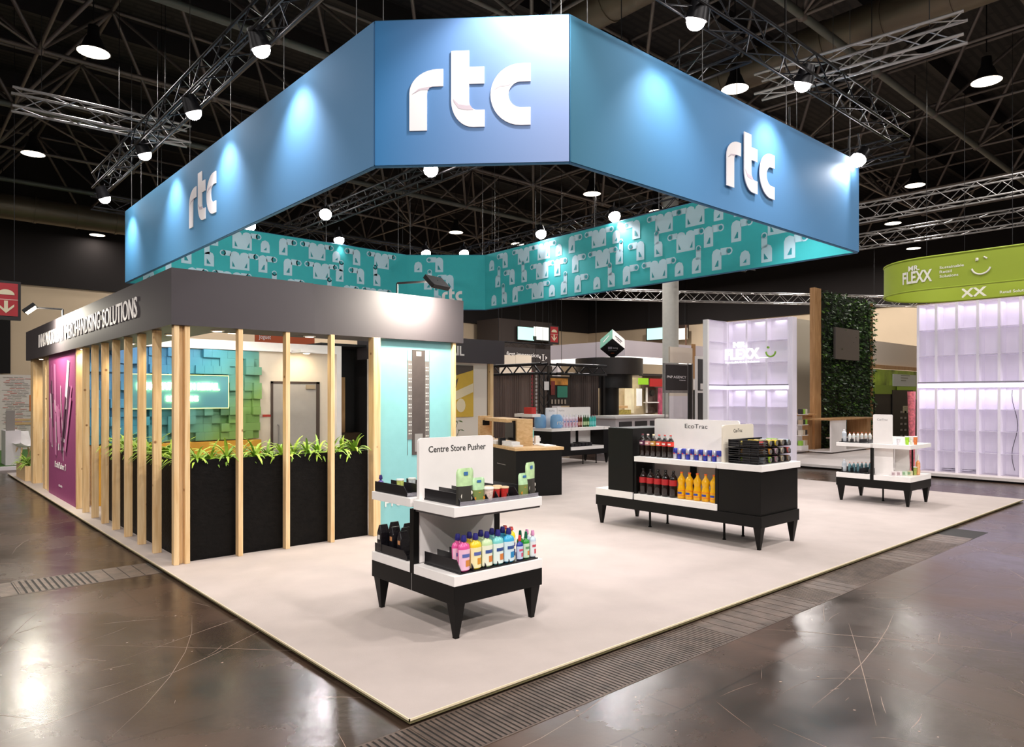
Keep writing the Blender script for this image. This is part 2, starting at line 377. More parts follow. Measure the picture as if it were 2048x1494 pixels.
# ================================================================== TRUSSES AND SPOTLIGHTS
def truss(a, b, sz, mat, label, step=.42, rr=.022, group=None, cat='truss'):
    a, b = Vector(a), Vector(b); d = (b-a); L = d.length; d.normalize(); s = Vector((-d.y, d.x, 0)).normalized(); h = sz/2
    m = MB(); c = [s*h+Z_*h, -s*h+Z_*h, -s*h-Z_*h, s*h-Z_*h]
    for k in c: m.cyl(a+k, b+k, rr, 6)
    n = max(1, int(L/step)); st = L/n
    br = MB()
    for i in range(n):
        p, q = a+d*(i*st), a+d*((i+1)*st)
        for k in range(4):
            e, f = c[k], c[(k+1) % 4]
            if i % 2: e, f = f, e
            br.cyl(p+e, q+f, rr*.45, 4, caps=False)
    t = thing('lighting_truss', label, cat, (a+b)/2, group=group)
    m.build('chord', mat, t); br.build('bracing', mat, t)
    hg = MB()
    for f in (.15, .85):
        p = a+d*(L*f); hg.cyl(p+Z_*h, Vector((p.x, p.y, 11.6)), .007, 4)
    hg.build('hoist_cable', BLACKMET, t)
    return t
TZ = 6.15
truss((1.38, 3.2, TZ+.1), (1.38, 13.9, TZ+.1), .3, TRBLACK, 'black box truss hung along the left banner side')
truss((3.2, 1.5, TZ+.1), (10.9, 1.5, TZ+.1), .3, TRBLACK, 'black box truss hung along the right banner side')
truss((6.1, 1.6, TZ), (6.1, 15.05, TZ), .3, TRBLACK, 'black box truss crossing the middle of the stand inside the banner')
truss((11.5, 1.6, TZ), (11.5, 15.05, TZ), .3, TRBLACK, 'black box truss running behind the patterned right band')
truss((1.5, 15.3, TZ), (11.3, 15.3, TZ), .3, TRBLACK, 'black box truss running behind the patterned left band')
truss((8.2, 2.6, 6.55), (8.55, -.15, 6.55), .3, SILVER, 'silver box truss reaching forward over the right banner side')
truss((-.5, 10.9, 6.55), (2.2, 10.75, 6.55), .3, SILVER, 'silver box truss arm left of the banner')
truss((17.2, -6, 6.5), (17.1, 7.5, 6.5), .4, SILVER, 'long silver truss right of the banner end, the upper one')
truss((20.4, -6, 6.45), (20.4, 14, 6.45), .4, SILVER, 'long silver truss above the green ring, the lower one')
truss((16.5, 18.5, 5.9), (33, 8, 5.9), .4, SILVER, 'silver truss far back right of the white column')
truss((4.5, 3.2, 7.2), (1.9, 4.3, 7.6), .3, SILVER, 'short silver truss rising behind the front banner panel')
truss((11.9, 9.5, TZ), (20.0, 9.5, TZ), .36, TRBLACK, 'dark truss seen inside the ring above the patterned right band')
def spotlight(name, loc, target, W, ang, label, grp, lens=.13, col=(1,.95,.93), arm=None, blend=.6):
    loc = Vector(loc); d = (Vector(target)-loc).normalized()
    t = thing(name, label, 'spotlight', loc, group=grp)
    MB().cyl(loc-d*.26, loc-d*.02, .09, 14, .13).build('housing', TRBLACK, t)
    a = d.orthogonal().normalized(); b = d.cross(a); V = []; F = []
    for j in range(5):
        e = R(88*j/4); V += [loc-d*.015+(a*math.cos(i*math.pi/6)+b*math.sin(i*math.pi/6))*lens*math.cos(e)+d*lens*math.sin(e) for i in range(12)]
        if j: F += [((j-1)*12+i, (j-1)*12+(i+1) % 12, j*12+(i+1) % 12, j*12+i) for i in range(12)]
    MB().add(V, F, True).build('lens', LENS, t)
    top = loc+Vector((0, 0, .33)) if arm is None else Vector(arm)
    MB().cyl(loc-d*.15, top, .014, 6).build('yoke', TRBLACK, t)
    spot(t, loc+d*(lens+.02), target, W, ang, blend, col)
    return t
GL = 'spotlights lighting the outside of the banner'
for i, (px, py) in enumerate(((523, 100), (388, 227), (290, 310), (210, 398))):
    p = onX(px, py, 1.38); spotlight('spotlight', p, (1.95, p.y+.1, 4.5), 170, 100, ['brightest', 'second', 'third', 'smallest and farthest'][i]+' spotlight of the row over the left banner side', GL, lens=.11, arm=(1.38, p.y, TZ-.04), col=(1,.96,1), blend=1)
for i, (px, py) in enumerate(((1391, 44), (1605, 170))):
    p = onY(px, py, 1.5); spotlight('spotlight', p, (p.x+.1, 2.07, 4.5), 150, 100, ['brightest', 'second'][i]+' spotlight of the row over the right banner side', GL, lens=.11, arm=(p.x, 1.5, TZ-.04), col=(1,.96,1), blend=1)
p = atD(1716, 320, 12.0); spotlight('spotlight', p, (9.5, 2.1, 4.8), 130, 90, 'spotlight shining at the right end corner of the banner', GL, arm=(p.x, p.y, TZ))
spotlight('spotlight', (2.75, 1.75, 6.5), (2.95, 2.6, 5.0), 300, 85, 'spotlight out of view aimed at the front banner panel', GL, arm=(3.25, 1.5, TZ+.25))
GI = 'spotlights inside the banner ring'
inner = [((862,340), 6.0, (3, 1.5), 'big spotlight just below the front banner panel'), ((651,429), 5.9, (3.2, 6.5), 'spotlight below the left banner side'),
         ((500,453), 6.0, (4.5, 12), 'flat spotlight touching the left banner bottom edge'), ((678,480), 5.9, (7.0, 12.5), 'spotlight above the patterned left band'),
         ((852,507), 5.9, (9, 11), 'left one of the spotlight pair over the patterned corner'), ((928,507), 5.9, (9.5, 10), 'right one of the spotlight pair over the patterned corner'),
         ((1082,468), 5.9, (9, 7), 'spotlight over the middle of the patterned right band'), ((1229,433), 5.9, (8.5, 4), 'spotlight over the right half of the patterned right band')]
for (x, y), z, tg, lab in inner:
    p = G(x, y, z); spotlight('spotlight', p, (tg[0], tg[1], 0), 330, 95, lab, GI, lens=.14, col=(1,.95,.96), arm=(p.x, p.y, z+.35), blend=.8)
for i, (px, py, tx, ty) in enumerate(((6.1, 2.6, 3.0, .3), (6.1, 5.2, 7.5, 1.2), (11.5, 2.6, 9.5, .5), (3.9, 2.9, 1.2, 2.4), (9.4, 2.7, 10, 3))):
    spotlight('spotlight', (px, py, 5.85), (tx, ty, 0), 300, 95, 'spotlight hidden behind the banner, lighting the pale carpet', GI, arm=(px, py, 6.6), col=(1,.95,.96), blend=.8)
# ================================================================== HANGING BANNER
BZ0, BZ1 = 4.2, 5.76
bt = thing('hanging_banner', 'big blue square fabric banner ring hanging over the stand, letters rtc', 'banner', (6.2, 8, BZ0))
PL = Vector((1.93, 14.1)); PF = Vector((1.93, 3.59)); PG = Vector((3.40, 2.10)); PR = Vector((10.55, 2.06)); PB = Vector((10.9, 12.6)); PC = Vector((9.2, 14.1))
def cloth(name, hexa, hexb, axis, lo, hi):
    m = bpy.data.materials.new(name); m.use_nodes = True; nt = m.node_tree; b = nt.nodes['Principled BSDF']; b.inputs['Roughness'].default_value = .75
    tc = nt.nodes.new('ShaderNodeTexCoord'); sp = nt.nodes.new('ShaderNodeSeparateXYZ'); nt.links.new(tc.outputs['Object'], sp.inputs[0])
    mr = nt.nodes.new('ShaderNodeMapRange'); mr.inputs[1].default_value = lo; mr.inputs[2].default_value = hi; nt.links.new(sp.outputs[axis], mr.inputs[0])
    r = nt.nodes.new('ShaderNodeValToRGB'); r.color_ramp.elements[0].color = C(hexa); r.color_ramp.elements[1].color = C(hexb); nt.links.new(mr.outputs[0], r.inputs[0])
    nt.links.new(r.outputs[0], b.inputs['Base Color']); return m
BL = cloth('blue_fabric_left', '#5b90be', '#3f84ac', 1, 3.6, 14); BF = cloth('blue_fabric_front', '#2f7ab4', '#92a4d0', 0, 1.9, 3.6); BR = cloth('blue_fabric_right', '#2f6a84', '#4f86b6', 0, 3.4, 6)  # front panel's lilac end has the spotlight glow put into the fabric colour
INN = M('#3bb9bf', .75, name='teal_print_fabric', var=.02)
def outward(a, b): d = (b-a).normalized(); return Vector((d.y, -d.x))     # ring runs L->F->G->R->B->C->L
def panel(a, b, t0, t1, z0, z1, mat, name, parent):
    n = outward(a, b); A = [a+n*t0, b+n*t0, b+n*t1, a+n*t1]; m = MB()
    v = [(p.x, p.y, z) for z in (z0, z1) for p in A]
    m.add(v, [(3,2,1,0), (4,5,6,7), (0,1,5,4), (1,2,6,5), (2,3,7,6), (3,0,4,7)]); return m.build(name, mat, parent)
ring = [(PL, PF, BL), (PF, PG, BF), (PG, PR, BR), (PR, PB, BR), (PB, PC, BR), (PC, PL, BL)]
PRT = M('#c4e4f2', .7, name='pale_blue_print'); PRD = M('#2b97a2', .75, name='teal_print_lines')
def motif(m, m2, o, u, n, s0, z0, kind, k=1.):
    """printed shelf-pusher shapes: rounded body with arm and ring"""
    O = Vector(o)+u*s0+Z_*z0
    fl = 1 if kind % 2 == 0 else -1
    def P(poly, dz=.004, mm=m): 
        poly = [(a*k*fl, b*k) for a, b in poly]
        if fl < 0: poly = poly[::-1]
        Q = [O+u*a+Z_*b+n*dz for a, b in poly]
        mm.add(Q, [tuple(range(len(Q))) if u.cross(Z_).dot(n) > 0 else tuple(range(len(Q)))[::-1]])
    def rnd(x0, x1, y0, y1, r=.05):
        return [(x0, y0), (x1, y0), (x1, y1-r), (x1-r*.3, y1-r*.3), (x1-r, y1), (x0+r, y1), (x0+r*.3, y1-r*.3), (x0, y1-r)]
    def ringp(cx, cy, r):
        pts = [(cx+r*math.cos(t*math.pi/5), cy+r*math.sin(t*math.pi/5)) for t in range(10)]; P(pts); P([(cx+r*.62*math.cos(t*math.pi/5), cy+r*.62*math.sin(t*math.pi/5)) for t in range(10)], .007, m2)
    if kind in (0, 1):      # body with arm ending in a ring
        P(rnd(0, .20, 0, .38, .09)); P([(.18, .25), (.34, .25), (.34, .38), (.18, .38)]); ringp(.36, .31, .07); P([(.06, .06), (.14, .06), (.14, .17), (.12, .17)], .007, m2)
    elif kind in (2, 3):    # tall one with ring on top
        P(rnd(0, .2, 0, .3, .08)); P([(.0, .25), (.11, .25), (.11, .46), (.0, .46)]); ringp(.055, .46, .06); P([(.05, .05), (.13, .05), (.05, .16)], .007, m2)
    elif kind in (4, 5):    # double body
        P(rnd(0, .21, 0, .38, .08)); P(rnd(.21, .42, 0, .38, .08)); P([(-.14, .27), (.02, .27), (.02, .38), (-.14, .38)]); P([(.40, .27), (.56, .27), (.56, .38), (.40, .38)])
        ringp(-.15, .32, .065); ringp(.57, .32, .065); P([(.05, .05), (.11, .05), (.05, .17)], .007, m2); P([(.31, .05), (.37, .05), (.37, .17)], .007, m2)
    else:
        P(rnd(0, .2, 0, .27, .1)); P([(.06, .05), (.13, .05), (.13, .12)], .007, m2)
for idx, (a, b, mt) in enumerate(ring):
    if idx >= 3: a2, b2 = a, b
    panel(a, b, 0, .03, BZ0, BZ1, mt, 'outer_fabric', bt)
    panel(a, b, -.035, -.001, BZ0, BZ1, INN, 'inner_fabric', bt)
    # inner printed pattern
    n2 = outward(a, b); nin = Vector((-n2.x, -n2.y, 0)); u = Vector(((a-b).normalized().x, (a-b).normalized().y, 0)); L = (b-a).length
    o = Vector((b.x, b.y, BZ0))+nin*.035; m = MB(); m2 = MB(); rnd = random.Random(idx)
    if idx >= 2 or idx == 0:
        seqs = [[6, 2, 0, 4, 6, 3, 0], [0, 4, 3, 1, 2, 5, 0], [5, 6, 0, 4, 6, 1, 4]]
        for row in range(3):
            s = .22 + [.1, .3, .0][row]; k = row*2
            while s < L-.95:
                kd = seqs[row][k % 7]; k += 1; w = .62 if kd in (4, 5) else (.46 if kd < 2 else .3)
                off = .15 if kd in (4, 5) else 0
                so = s+off if kd % 2 == 0 or kd in (6,) else s+w-.1
                if kd == 5: so = s+w-.02
                if idx == 4 and row == 0 and .9 < s < 2.6: s += .3; continue
                motif(m, m2, o, u, nin, so, .07+row*.5, kd, 1.12); s += w*1.12+.13
        m.build('printed_motifs', PRT, bt); m2.build('printed_lines', PRD, bt)
# top and bottom hems
hm = MB()
for a, b, _ in ring:
    for z in (BZ0, BZ1): hm.cyl((a.x, a.y, z), (b.x, b.y, z), .022, 6)
hm.build('frame_tube', M('#3c6f95', .5, .3, name='hem_tube'), bt)
wr = MB()
for a, b, _ in ring:
    L = (b-a).length; n = max(1, int(L/1.9))
    for i in range(n+1):
        p = a+(b-a)*(.04+.92*i/n); wr.cyl((p.x, p.y, BZ1), (p.x, p.y, Z1-2.1), .006, 4)
wr.build('suspension_wire', M('#777777', .4, .8, name='steel_wire'), bt)
# the logo letters
def arc(cx, cy, rx, ry, a0, a1, n=9): return [(cx+rx*math.cos(R(a0+(a1-a0)*i/n)), cy+ry*math.sin(R(a0+(a1-a0)*i/n))) for i in range(n+1)]
def logo(name, parent, o, u, v, k, mat, fold, t=.012):
    """letters r t c in a cell one unit = cap height of t (624 px of the photograph's zoom)"""
    s = k/624.; o, u, v = Vector(o), Vector(u), Vector(v); m = MB(); f = MB()
    q = lambda pts: [((x-483)*s, (997-y)*s) for x, y in pts]
    n = u.cross(v).normalized()
    def band(A, B, mm=m, dz=0): mm.strip(q(B), q(A), o+n*dz, u, v, t)
    # r: stem then arm
    outer = [(483, 997), (483, 690)] + [(483+235*(1-math.cos(R(a))), 690-193*math.sin(R(a))) for a in range(10, 91, 10)] + [(762, 497)]
    inner = [(628, 997), (628, 700)] + [(628+45*(1-math.cos(R(a))), 700-62*math.sin(R(a))) for a in range(10, 91, 10)] + [(762, 638)]
    band(outer, inner)
    # t: stem and bottom curve, crossbar
    L_ = [(828, 353), (828, 760)] + [(828+180*(1-math.cos(R(a))), 760+217*math.sin(R(a))) for a in range(10, 91, 10)] + [(1103, 977)]
    R_ = [(975, 353), (975, 760)] + [(975+65*(1-math.cos(R(a))), 760+78*math.sin(R(a))) for a in range(10, 91, 10)] + [(1103, 838)]
    band(R_, L_); band([(974, 487), (1100, 487)], [(974, 625), (1100, 625)])
    # c
    o1 = [(1477, 470), (1395, 470)] + [(1395-245*math.sin(R(a)), 470+250*(1-math.cos(R(a)))) for a in range(10, 91, 10)] + [(1395-245*math.cos(R(a)), 720+250*math.sin(R(a))) for a in range(10, 91, 10)] + [(1477, 970)]
    i1 = [(1477, 617), (1400, 617)] + [(1400-103*math.sin(R(a)), 617+103*(1-math.cos(R(a)))) for a in range(10, 91, 10)] + [(1400-103*math.cos(R(a)), 720+107*math.sin(R(a))) for a in range(10, 91, 10)] + [(1477, 827)]
    band(i1, o1)
    m.build(name, mat, parent)
    # printed paper-fold creases
    band([(505, 700), (560, 655), (640, 640), (675, 640)], [(515, 690), (575, 665), (640, 665), (640, 650)], f, .002+t*0); 
    band([(850, 770), (890, 825), (960, 838), (1010, 836)], [(845, 745), (890, 790), (950, 800), (985, 800)], f, .002)
    band([(1180, 665), (1220, 632), (1290, 618), (1345, 617)], [(1185, 680), (1225, 655), (1290, 650), (1315, 640)], f, .002)
    if fold: f.build('logo_fold', fold, parent)
FOLD = M('#c9bcc6', .6, name='fold_shade_print'); LW = M('#f3eff0', .55, name='logo_white')
df = Vector(((PG-PF).normalized().x, (PG-PF).normalized().y, 0)); nf = outward(PF, PG)
o = Vector((PF.x, PF.y, 0))+df*(.181*(PG-PF).length)+Vector((nf.x, nf.y, 0))*.032; o.z = 4.56
logo('logo', bt, o, df, Z_, .82, LW, FOLD)
logo('logo', bt, (1.90-.002, 9.72, 4.6), -Y_, Z_, .82, LW, FOLD)
logo('logo', bt, (6.34, 2.025, 4.52), X_, Z_, .8, LW, FOLD)
nb = outward(PB, PC); ub = (PC-PB).normalized(); ob = PB+ub*1.25
logo('logo', bt, (ob.x-nb.x*.045, ob.y-nb.y*.045, 4.42), (-ub.x, -ub.y, 0), Z_, .36, LW, None)
# ================================================================== BOOTH ON THE LEFT: FASCIA, POSTS, PLANTERS
FY, FX0, FZ0, FZ1 = 4.40, .08, 2.42, 2.99
t = thing('fascia', 'long dark grey fascia box around the timber posts with white lettering', 'fascia', (0.1, 4.4, FZ0))
MB().box(FX0, FX0+.62, FY+.62, 14.0, FZ0, FZ1).build('side_box', FASC, t)
MB().box(FX0, 1.60, FY, FY+.62, FZ0, FZ1).build('corner_box', FASC, t)
MB().box(1.605, 3.78, FY+.03, FY+.62, FZ0, FZ1).build('front_box', FASC, t)
MB().box(.74, 3.75, FY+.62, FY+.66, FZ1-.2, FZ1-.02).build('back_rail', FASC, t)
for wd_, (pa, pb) in (('INNOVATORS', (78, 119)), ('IN', (122, 128)), ('MERCHANDISING', (132, 201)), ('SOLUTIONS', (206, 275))):
    ya, yb = onX(pa, 600, FX0).y, onX(pb, 600, FX0).y; text('lettering', wd_, (FX0-.002, ya, 2.60), -Y_, Z_, .235, TEXTW, t, width=ya-yb, align='l', ext=.008, bold=.004)
t = thing('fascia', 'dark grey fascia box farther back, its lettering ending in AIL', 'fascia', (7, 9.45, 2.45))
MB().box(5.3, 8.85, 9.42, 10.0, 2.46, 3.0).build('front_box', FASC, t)
text('lettering', 'RETAIL', (onY(928, 700, 9.42).x-.44, 9.418, onY(928, 711, 9.42).z), X_, Z_, .205, TEXTW, t, width=.88, ext=.012, bold=.02)
def flood(loc, target, base, W, label, col=(1,.93,.78)):
    loc = Vector(loc); d = (Vector(target)-loc).normalized(); t = thing('floodlight', label, 'floodlight', loc, group=None)
    a = Vector((d.y, -d.x, 0)).normalized(); b = d.cross(a).normalized()
    MB().obox(loc, a, b, d, .16, .10, .03).build('head', BLACKMET, t, .008)
    MB().obox(loc+d*.032, a, b, d, .14, .085, .003).build('lens', LENSW, t)
    MB().tube([loc-d*.03, Vector((base[0], base[1], loc.z+.02)), Vector(base)], .014, 6).build('arm', BLACKMET, t)
    area(t, loc+d*.05, target, W, .26, .16, col); return t
flood((3.02, 3.98, 3.10), (2.9, 4.42, 2.62), (2.75, 4.45, 2.99), 90, 'black floodlight on an arm over the front fascia')
flood((-.32, 10.4, 3.10), (.1, 10.3, 2.6), (.12, 10.35, 2.99), 110, 'floodlight on an arm over the lettered side fascia')
def downlight(loc, label, W=14, grp='small downlights under the fascia', rad=.05, col=(1,.82,.55), tgt=None):
    x, y, z = loc; t = thing('downlight', label, 'downlight', loc, group=grp)
    MB().lathe([(rad+.02, 0), (rad+.02, -.012), (rad, -.014), (rad, 0)], loc, 14).build('rim', WHITE, t)
    MB().lathe([(0, -.0142), (rad*.97, -.0142), (rad*.97, -.004)], loc, 14).build('lens', LENSW, t)
    spot(t, (x, y, z-.03), tgt or (x, y, 0), W, 130, .8, col, .04)
for i, (x, y) in enumerate(((.65, 4.75), (1.72, 4.75), (2.9, 4.2))):
    if i < 2: downlight((x, y, FZ0), ['downlight above the gap beside the corner post', 'downlight above the gap beside the fourth front post'][i], 30)
for i, y in enumerate((5.6, 7.4, 9.15, 11.2, 12.9)): downlight((.42 if i < 2 else .0+.2, y, FZ0), ORD[i]+' downlight from the corner under the side fascia', 26 if i < 3 else 40)
# timber posts
def post(x, y, wx, wy, label, z1=FZ0, grp='timber posts of the slatted enclosure'):
    o = MB().box(-wx/2, wx/2, -wy/2, wy/2, 0, z1).build('timber_post', PINE, None, .004)
    o.location = (x, y, 0); return tag(o, label, 'post', grp)
post(.135, 4.46, .05, .08, 'corner timber post, leftmost of the pair at the corner'); post(.185, 4.52, .05, .10, 'narrow shaded timber post between the corner pair')
post(.24, 4.46, .05, .08, 'right one of the pair of corner timber posts')
for i, x in enumerate((.775, 1.30, 1.845)): post(x, 4.45, .05, .085, ORD[i]+' free-standing front timber post from the corner')
post(2.43, 4.46, .10, .12, 'thick timber post left of the turquoise poster')
post(3.648, 4.50, .045, .10, 'slim timber post at the right edge of the turquoise poster')
ys = [5.18, 5.78, 6.38, 6.98, 7.58, 8.18, 8.78, 9.25]
for i, y in enumerate(ys): post(.155, y, .085, .05, ORD[i]+' timber post back from the corner along the left side')
for i, (y, nm) in enumerate(((11.95, 'timber post just past the purple poster'), (12.35, 'timber post left of the one past the purple poster'), (13.55, 'far double timber post beyond the dark doorway'))):
    post(.2, y, .10 if i < 2 else .16, .22 if i < 2 else .30, nm)
tag(MB().box(.30, .36, 12.6, 13.3, 0, FZ0).build('doorway_dark_sheet', M('#15110e', .6), None), 'black sheet for the dark door opening between the far timber posts', 'panel')  # black sheet paints in the darkness of the open doorway
# purple poster
def wallmat(h): return M(h, .55, var=.03)
t = thing('purple_poster', 'tall purple poster with pink streaks in the timber side wall', 'poster', (.2, 10.5, 0))
MB().box(.13, .20, 9.42, 11.72, 0, FZ0).build('panel', wallmat('#9a4577'), t)
rnd = random.Random(4); m = MB(); m2 = MB(); m3 = MB()
for i in range(26):
    y = 11.6-rnd.random()*2.0; z = 1.25+rnd.random()*1.05; ln = .3+rnd.random()*.6; wd = .04+rnd.random()*.14; sl = -.35+rnd.random()*.3 if y > 10.5 else .35+rnd.random()*.25
    tgt = rnd.choice((m, m, m2, m3)); yy = [y, y+wd, y+wd+sl*ln, y+sl*ln]; zz = [z, z+.03, z-ln, z-ln-.02]
    yy = [min(max(k, 9.45), 11.7) for k in yy]; zz = [min(k, 2.41) for k in zz]; xx = .1295-.0006*i
    tgt.add([(xx, a, b) for a, b in zip(yy, zz)], [(0, 1, 2, 3)])
m.build('pink_print', M('#cf7fae', .5), t); m2.build('pale_print', M('#ecd3df', .5), t); m3.build('dark_print', M('#5c3450', .5), t)
logo('logo', t, (.129, 10.80, .80), -Y_, Z_, .28, LW, None, .003)
text('product_name', 'ProfitPusher 3', (.128, 10.62, .50), -Y_, Z_, .105, TEXTW, t, width=.95); text('small_text', 'rtc.com', (.128, 10.6, .20), -Y_, Z_, .05, TEXTW, t, width=.3)
# turquoise poster
t = thing('turquoise_poster', 'tall turquoise poster picturing a dark pusher rail, behind the front display', 'poster', (3.1, 4.6, 0))
MB().box(2.485, 3.622, 4.50, 4.60, 0, FZ0).build('panel', wallmat('#82bcc0'), t)
MB().box(3.00, 3.20, 4.492, 4.499, .95, 2.30).build('rail_print', M('#4a4240', .5, var=.1), t); 
m = MB().box(2.935, 3.0, 4.4935, 4.499, 1.15, 2.16).box(3.2, 3.265, 4.4935, 4.499, 1.15, 2.16).box(2.93, 2.934, 4.494, 4.499, .95, 2.3).box(3.266, 3.27, 4.494, 4.499, .95, 2.3)
m.build('side_channel_print', M('#6d6866', .5, var=.2), t)
m = MB()
for i in range(26):
    for x in (2.955, 2.982, 3.218, 3.245):
        if (i+int(x*1000)) % 3: m.box(x-.007, x+.007, 4.4915, 4.4934, 1.18+i*.037, 1.196+i*.037)
m.build('hole_print', M('#f2efe2', .5), t)
MB().box(3.04, 3.16, 4.489, 4.4915, .99, 1.22).box(3.06, 3.14, 4.4885, 4.4915, 2.22, 2.28).build('spring_print', M('#8d8a88', .4), t)
text('product_name', 'ProfitPusher', (3.05, 4.497, .325), X_, Z_, .10, TEXTW, t, width=.9); text('logo_text', 'rtc', (3.05, 4.497, .17), X_, Z_, .06, TEXTW, t)
# planter boxes and plants
OSB = M('#0a0807', .55, name='black_stained_board', var=.6, vscale=16, bump=.5, bscale=26, stretch=(1, 1, 1.5), spec=.15)
def planter(name, x0, x1, y0, y1, h, label, mat=OSB):
    t = thing(name, label, 'planter', ((x0+x1)/2, (y0+y1)/2, 0)); MB().box(x0, x1, y0, y0+.02, 0, h).box(x0, x1, y1-.02, y1, 0, h).box(x0, x0+.02, y0+.02, y1-.02, 0, h).box(x1-.02, x1, y0+.02, y1-.02, 0, h).build('box', mat, t)
    MB().box(x0+.02, x1-.02, y0+.02, y1-.02, h-.1, h-.04).build('soil', M('#2a1e14', .95, bump=.8, bscale=80), t)
planter('planter_box', .305, 2.37, 4.52, 4.82, 1.04, 'long black planter box behind the front timber posts')
planter('planter_box', .26, .56, 4.86, 8.3, 1.02, 'long black planter box behind the left side timber posts')
LEAF = [M('#a6c748', .5, name='light_leaf', var=.25, vscale=20), M('#7da63a', .5, name='mid_leaf', var=.3, vscale=20)]
def fern(seed, n=26, ln=.24, up=.8, wdt=.014):
    rnd = random.Random(seed); m = MB()
    for i in range(n):
        a = rnd.random()*6.283; el = R(rnd.uniform(35, 85)); L = ln*rnd.uniform(.6, 1.25); p = Vector((0, 0, 0)); d = Vector((math.cos(a)*math.cos(el), math.sin(a)*math.cos(el), math.sin(el)*up)); s = Vector((-math.sin(a), math.cos(a), 0)); V = []; k = 6
        for j in range(k+1):
            w_ = wdt*math.sin(math.pi*(.12+.86*j/k))**.8; V += [p+s*w_, p+Z_*.004, p-s*w_]; p = p+d*(L/k); d = (d+Vector((0, 0, -.34))).normalized()
        F = []
        for j in range(k): F += [(3*j, 3*j+1, 3*j+4, 3*j+3), (3*j+1, 3*j+2, 3*j+5, 3*j+4)]
        m.add(V, F, True, rnd.random() < .35)
    return m
FERNS = []
for sd in (1, 2, 3, 4):
    o = fern(sd).build('spider_plant', LEAF, None); o.location = (0, 0, -50); FERNS.append(o)
def put_fern(x, y, z, label, grp, sc=1., i=[0]):
    f = FERNS[i[0] % 4]; i[0] += 1; c = f.copy(); COL.objects.link(c); c.location = (x, y, z); c.scale = (sc, sc, sc); c.rotation_euler = (0, 0, i[0]*1.7); tag(c, label, 'plant', grp); return c
def left_right(n, what, a='from the corner'): return [f'{ORD[i]} {what} {a}' for i in range(n)]
for i in range(13): put_fern(.40+i*.155, 4.64+.04*(i % 2), 1.0, ORD[i]+' spider plant from the left in the front planter', 'spider plants in the front planter', 1.05+.2*((i*7) % 5)/5)
for i in range(14): put_fern(.40, 5.0+i*.235, .97, ORD[i]+' spider plant from the corner in the side planter', 'spider plants in the side planter', 1.1+.2*((i*3) % 4)/4)
planter('planter_box', -.0+.06, .3, 13.95, 15.2, .3, 'low wooden planter at the far left end of the stand', PINE)
for i in range(3): put_fern(.18, 14.2+i*.4, .27, ['nearest','middle','farthest'][i]+' plant in the low far left planter', 'plants in the low far planter', 1.2)
for f in FERNS: bpy.data.objects.remove(f)
# ================================================================== BACK ROOM WALLS
struct('wall_booth', MB().box(3.0, 4.5, 9.5, 9.58, 0, 2.52).box(.3, 3.0, 9.5, 9.58, 0, 2.52), M('#dccfbd', .7, name='booth_wall', var=.02))
struct('wall_booth_lintel', MB().box(.3, 4.62, 9.40, 9.60, 2.52, 2.68), WHITEB)
struct('wall_booth_end', MB().box(4.52, 4.62, 9.4, 9.6, 0, 2.52), WHITEB)
tag(MB().box(.35, 2.99, 9.3, 9.49, 0, .93).build('yellow_sideboard', M('#d9a037', .5, var=.05), None, .004), 'long mustard yellow sideboard under the block mosaic wall', 'sideboard')
def mosaic_mat():
    m = bpy.data.materials.new('blue_green_blocks'); m.use_nodes = True; nt = m.node_tree; b = nt.nodes['Principled BSDF']; b.inputs['Roughness'].default_value = .6; L = nt.links.new
    tc = nt.nodes.new('ShaderNodeTexCoord'); sp = nt.nodes.new('ShaderNodeSeparateXYZ'); L(tc.outputs['Object'], sp.inputs[0])
    a = nt.nodes.new('ShaderNodeMath'); a.operation = 'MULTIPLY_ADD'; L(sp.outputs[0], a.inputs[0]); a.inputs[1].default_value = .36; a.inputs[2].default_value = .55
    c = nt.nodes.new('ShaderNodeMath'); c.operation = 'MULTIPLY_ADD'; L(sp.outputs[2], c.inputs[0]); c.inputs[1].default_value = -.36; L(a.outputs[0], c.inputs[2])
    r = nt.nodes.new('ShaderNodeValToRGB'); e = r.color_ramp.elements; e[0].position = 0; e[0].color = C('#3f6f9c'); e[1].position = 1; e[1].color = C('#7fa558')
    for p, h in ((.25, '#4488b0'), (.5, '#4497a8'), (.72, '#5c9a92'), (.88, '#6c9c78')): k = e.new(p); k.color = C(h)
    L(c.outputs[0], r.inputs[0]); L(r.outputs[0], b.inputs['Base Color']); return m
t = thing('mosaic_wall', 'wall relief of overlapping square blocks fading from blue to green', 'wall relief', (1.7, 9.45, .95))
m = MB(); rnd = random.Random(11); bs = .142
for i in range(19):
    for j in range(11):
        dp = rnd.choice((.02, .05, .08, .11, .15)); m.box(.32+i*bs, .32+(i+1)*bs-.002, 9.5-dp, 9.499, .95+j*bs, .95+(j+1)*bs-.002)
m.build('blocks', mosaic_mat(), t)
t = thing('neon_sign', 'glass sign board with glowing yellow-white neon lettering on the block wall', 'neon sign', (1.6, 9.3, 1.8))
p0 = onY(363-80, 757, 9.32); p1 = onY(461, 818, 9.32)
MB().box(.86, 2.42, 9.335, 9.345, 1.50, 2.06).build('glass_board', M('#57909c', .3, name='teal_glass'), t)
m = MB(); m.tube([(.86, 9.33, 1.5), (2.42, 9.33, 1.5), (2.42, 9.33, 2.06), (.86, 9.33, 2.06), (.86, 9.33, 1.5)], .005, 6); m.build('lit_edge', M('#e8f08a', .5, emit=2.2), t)
NEON = M('#fbf8b0', .5, name='neon_tube', emit=14)
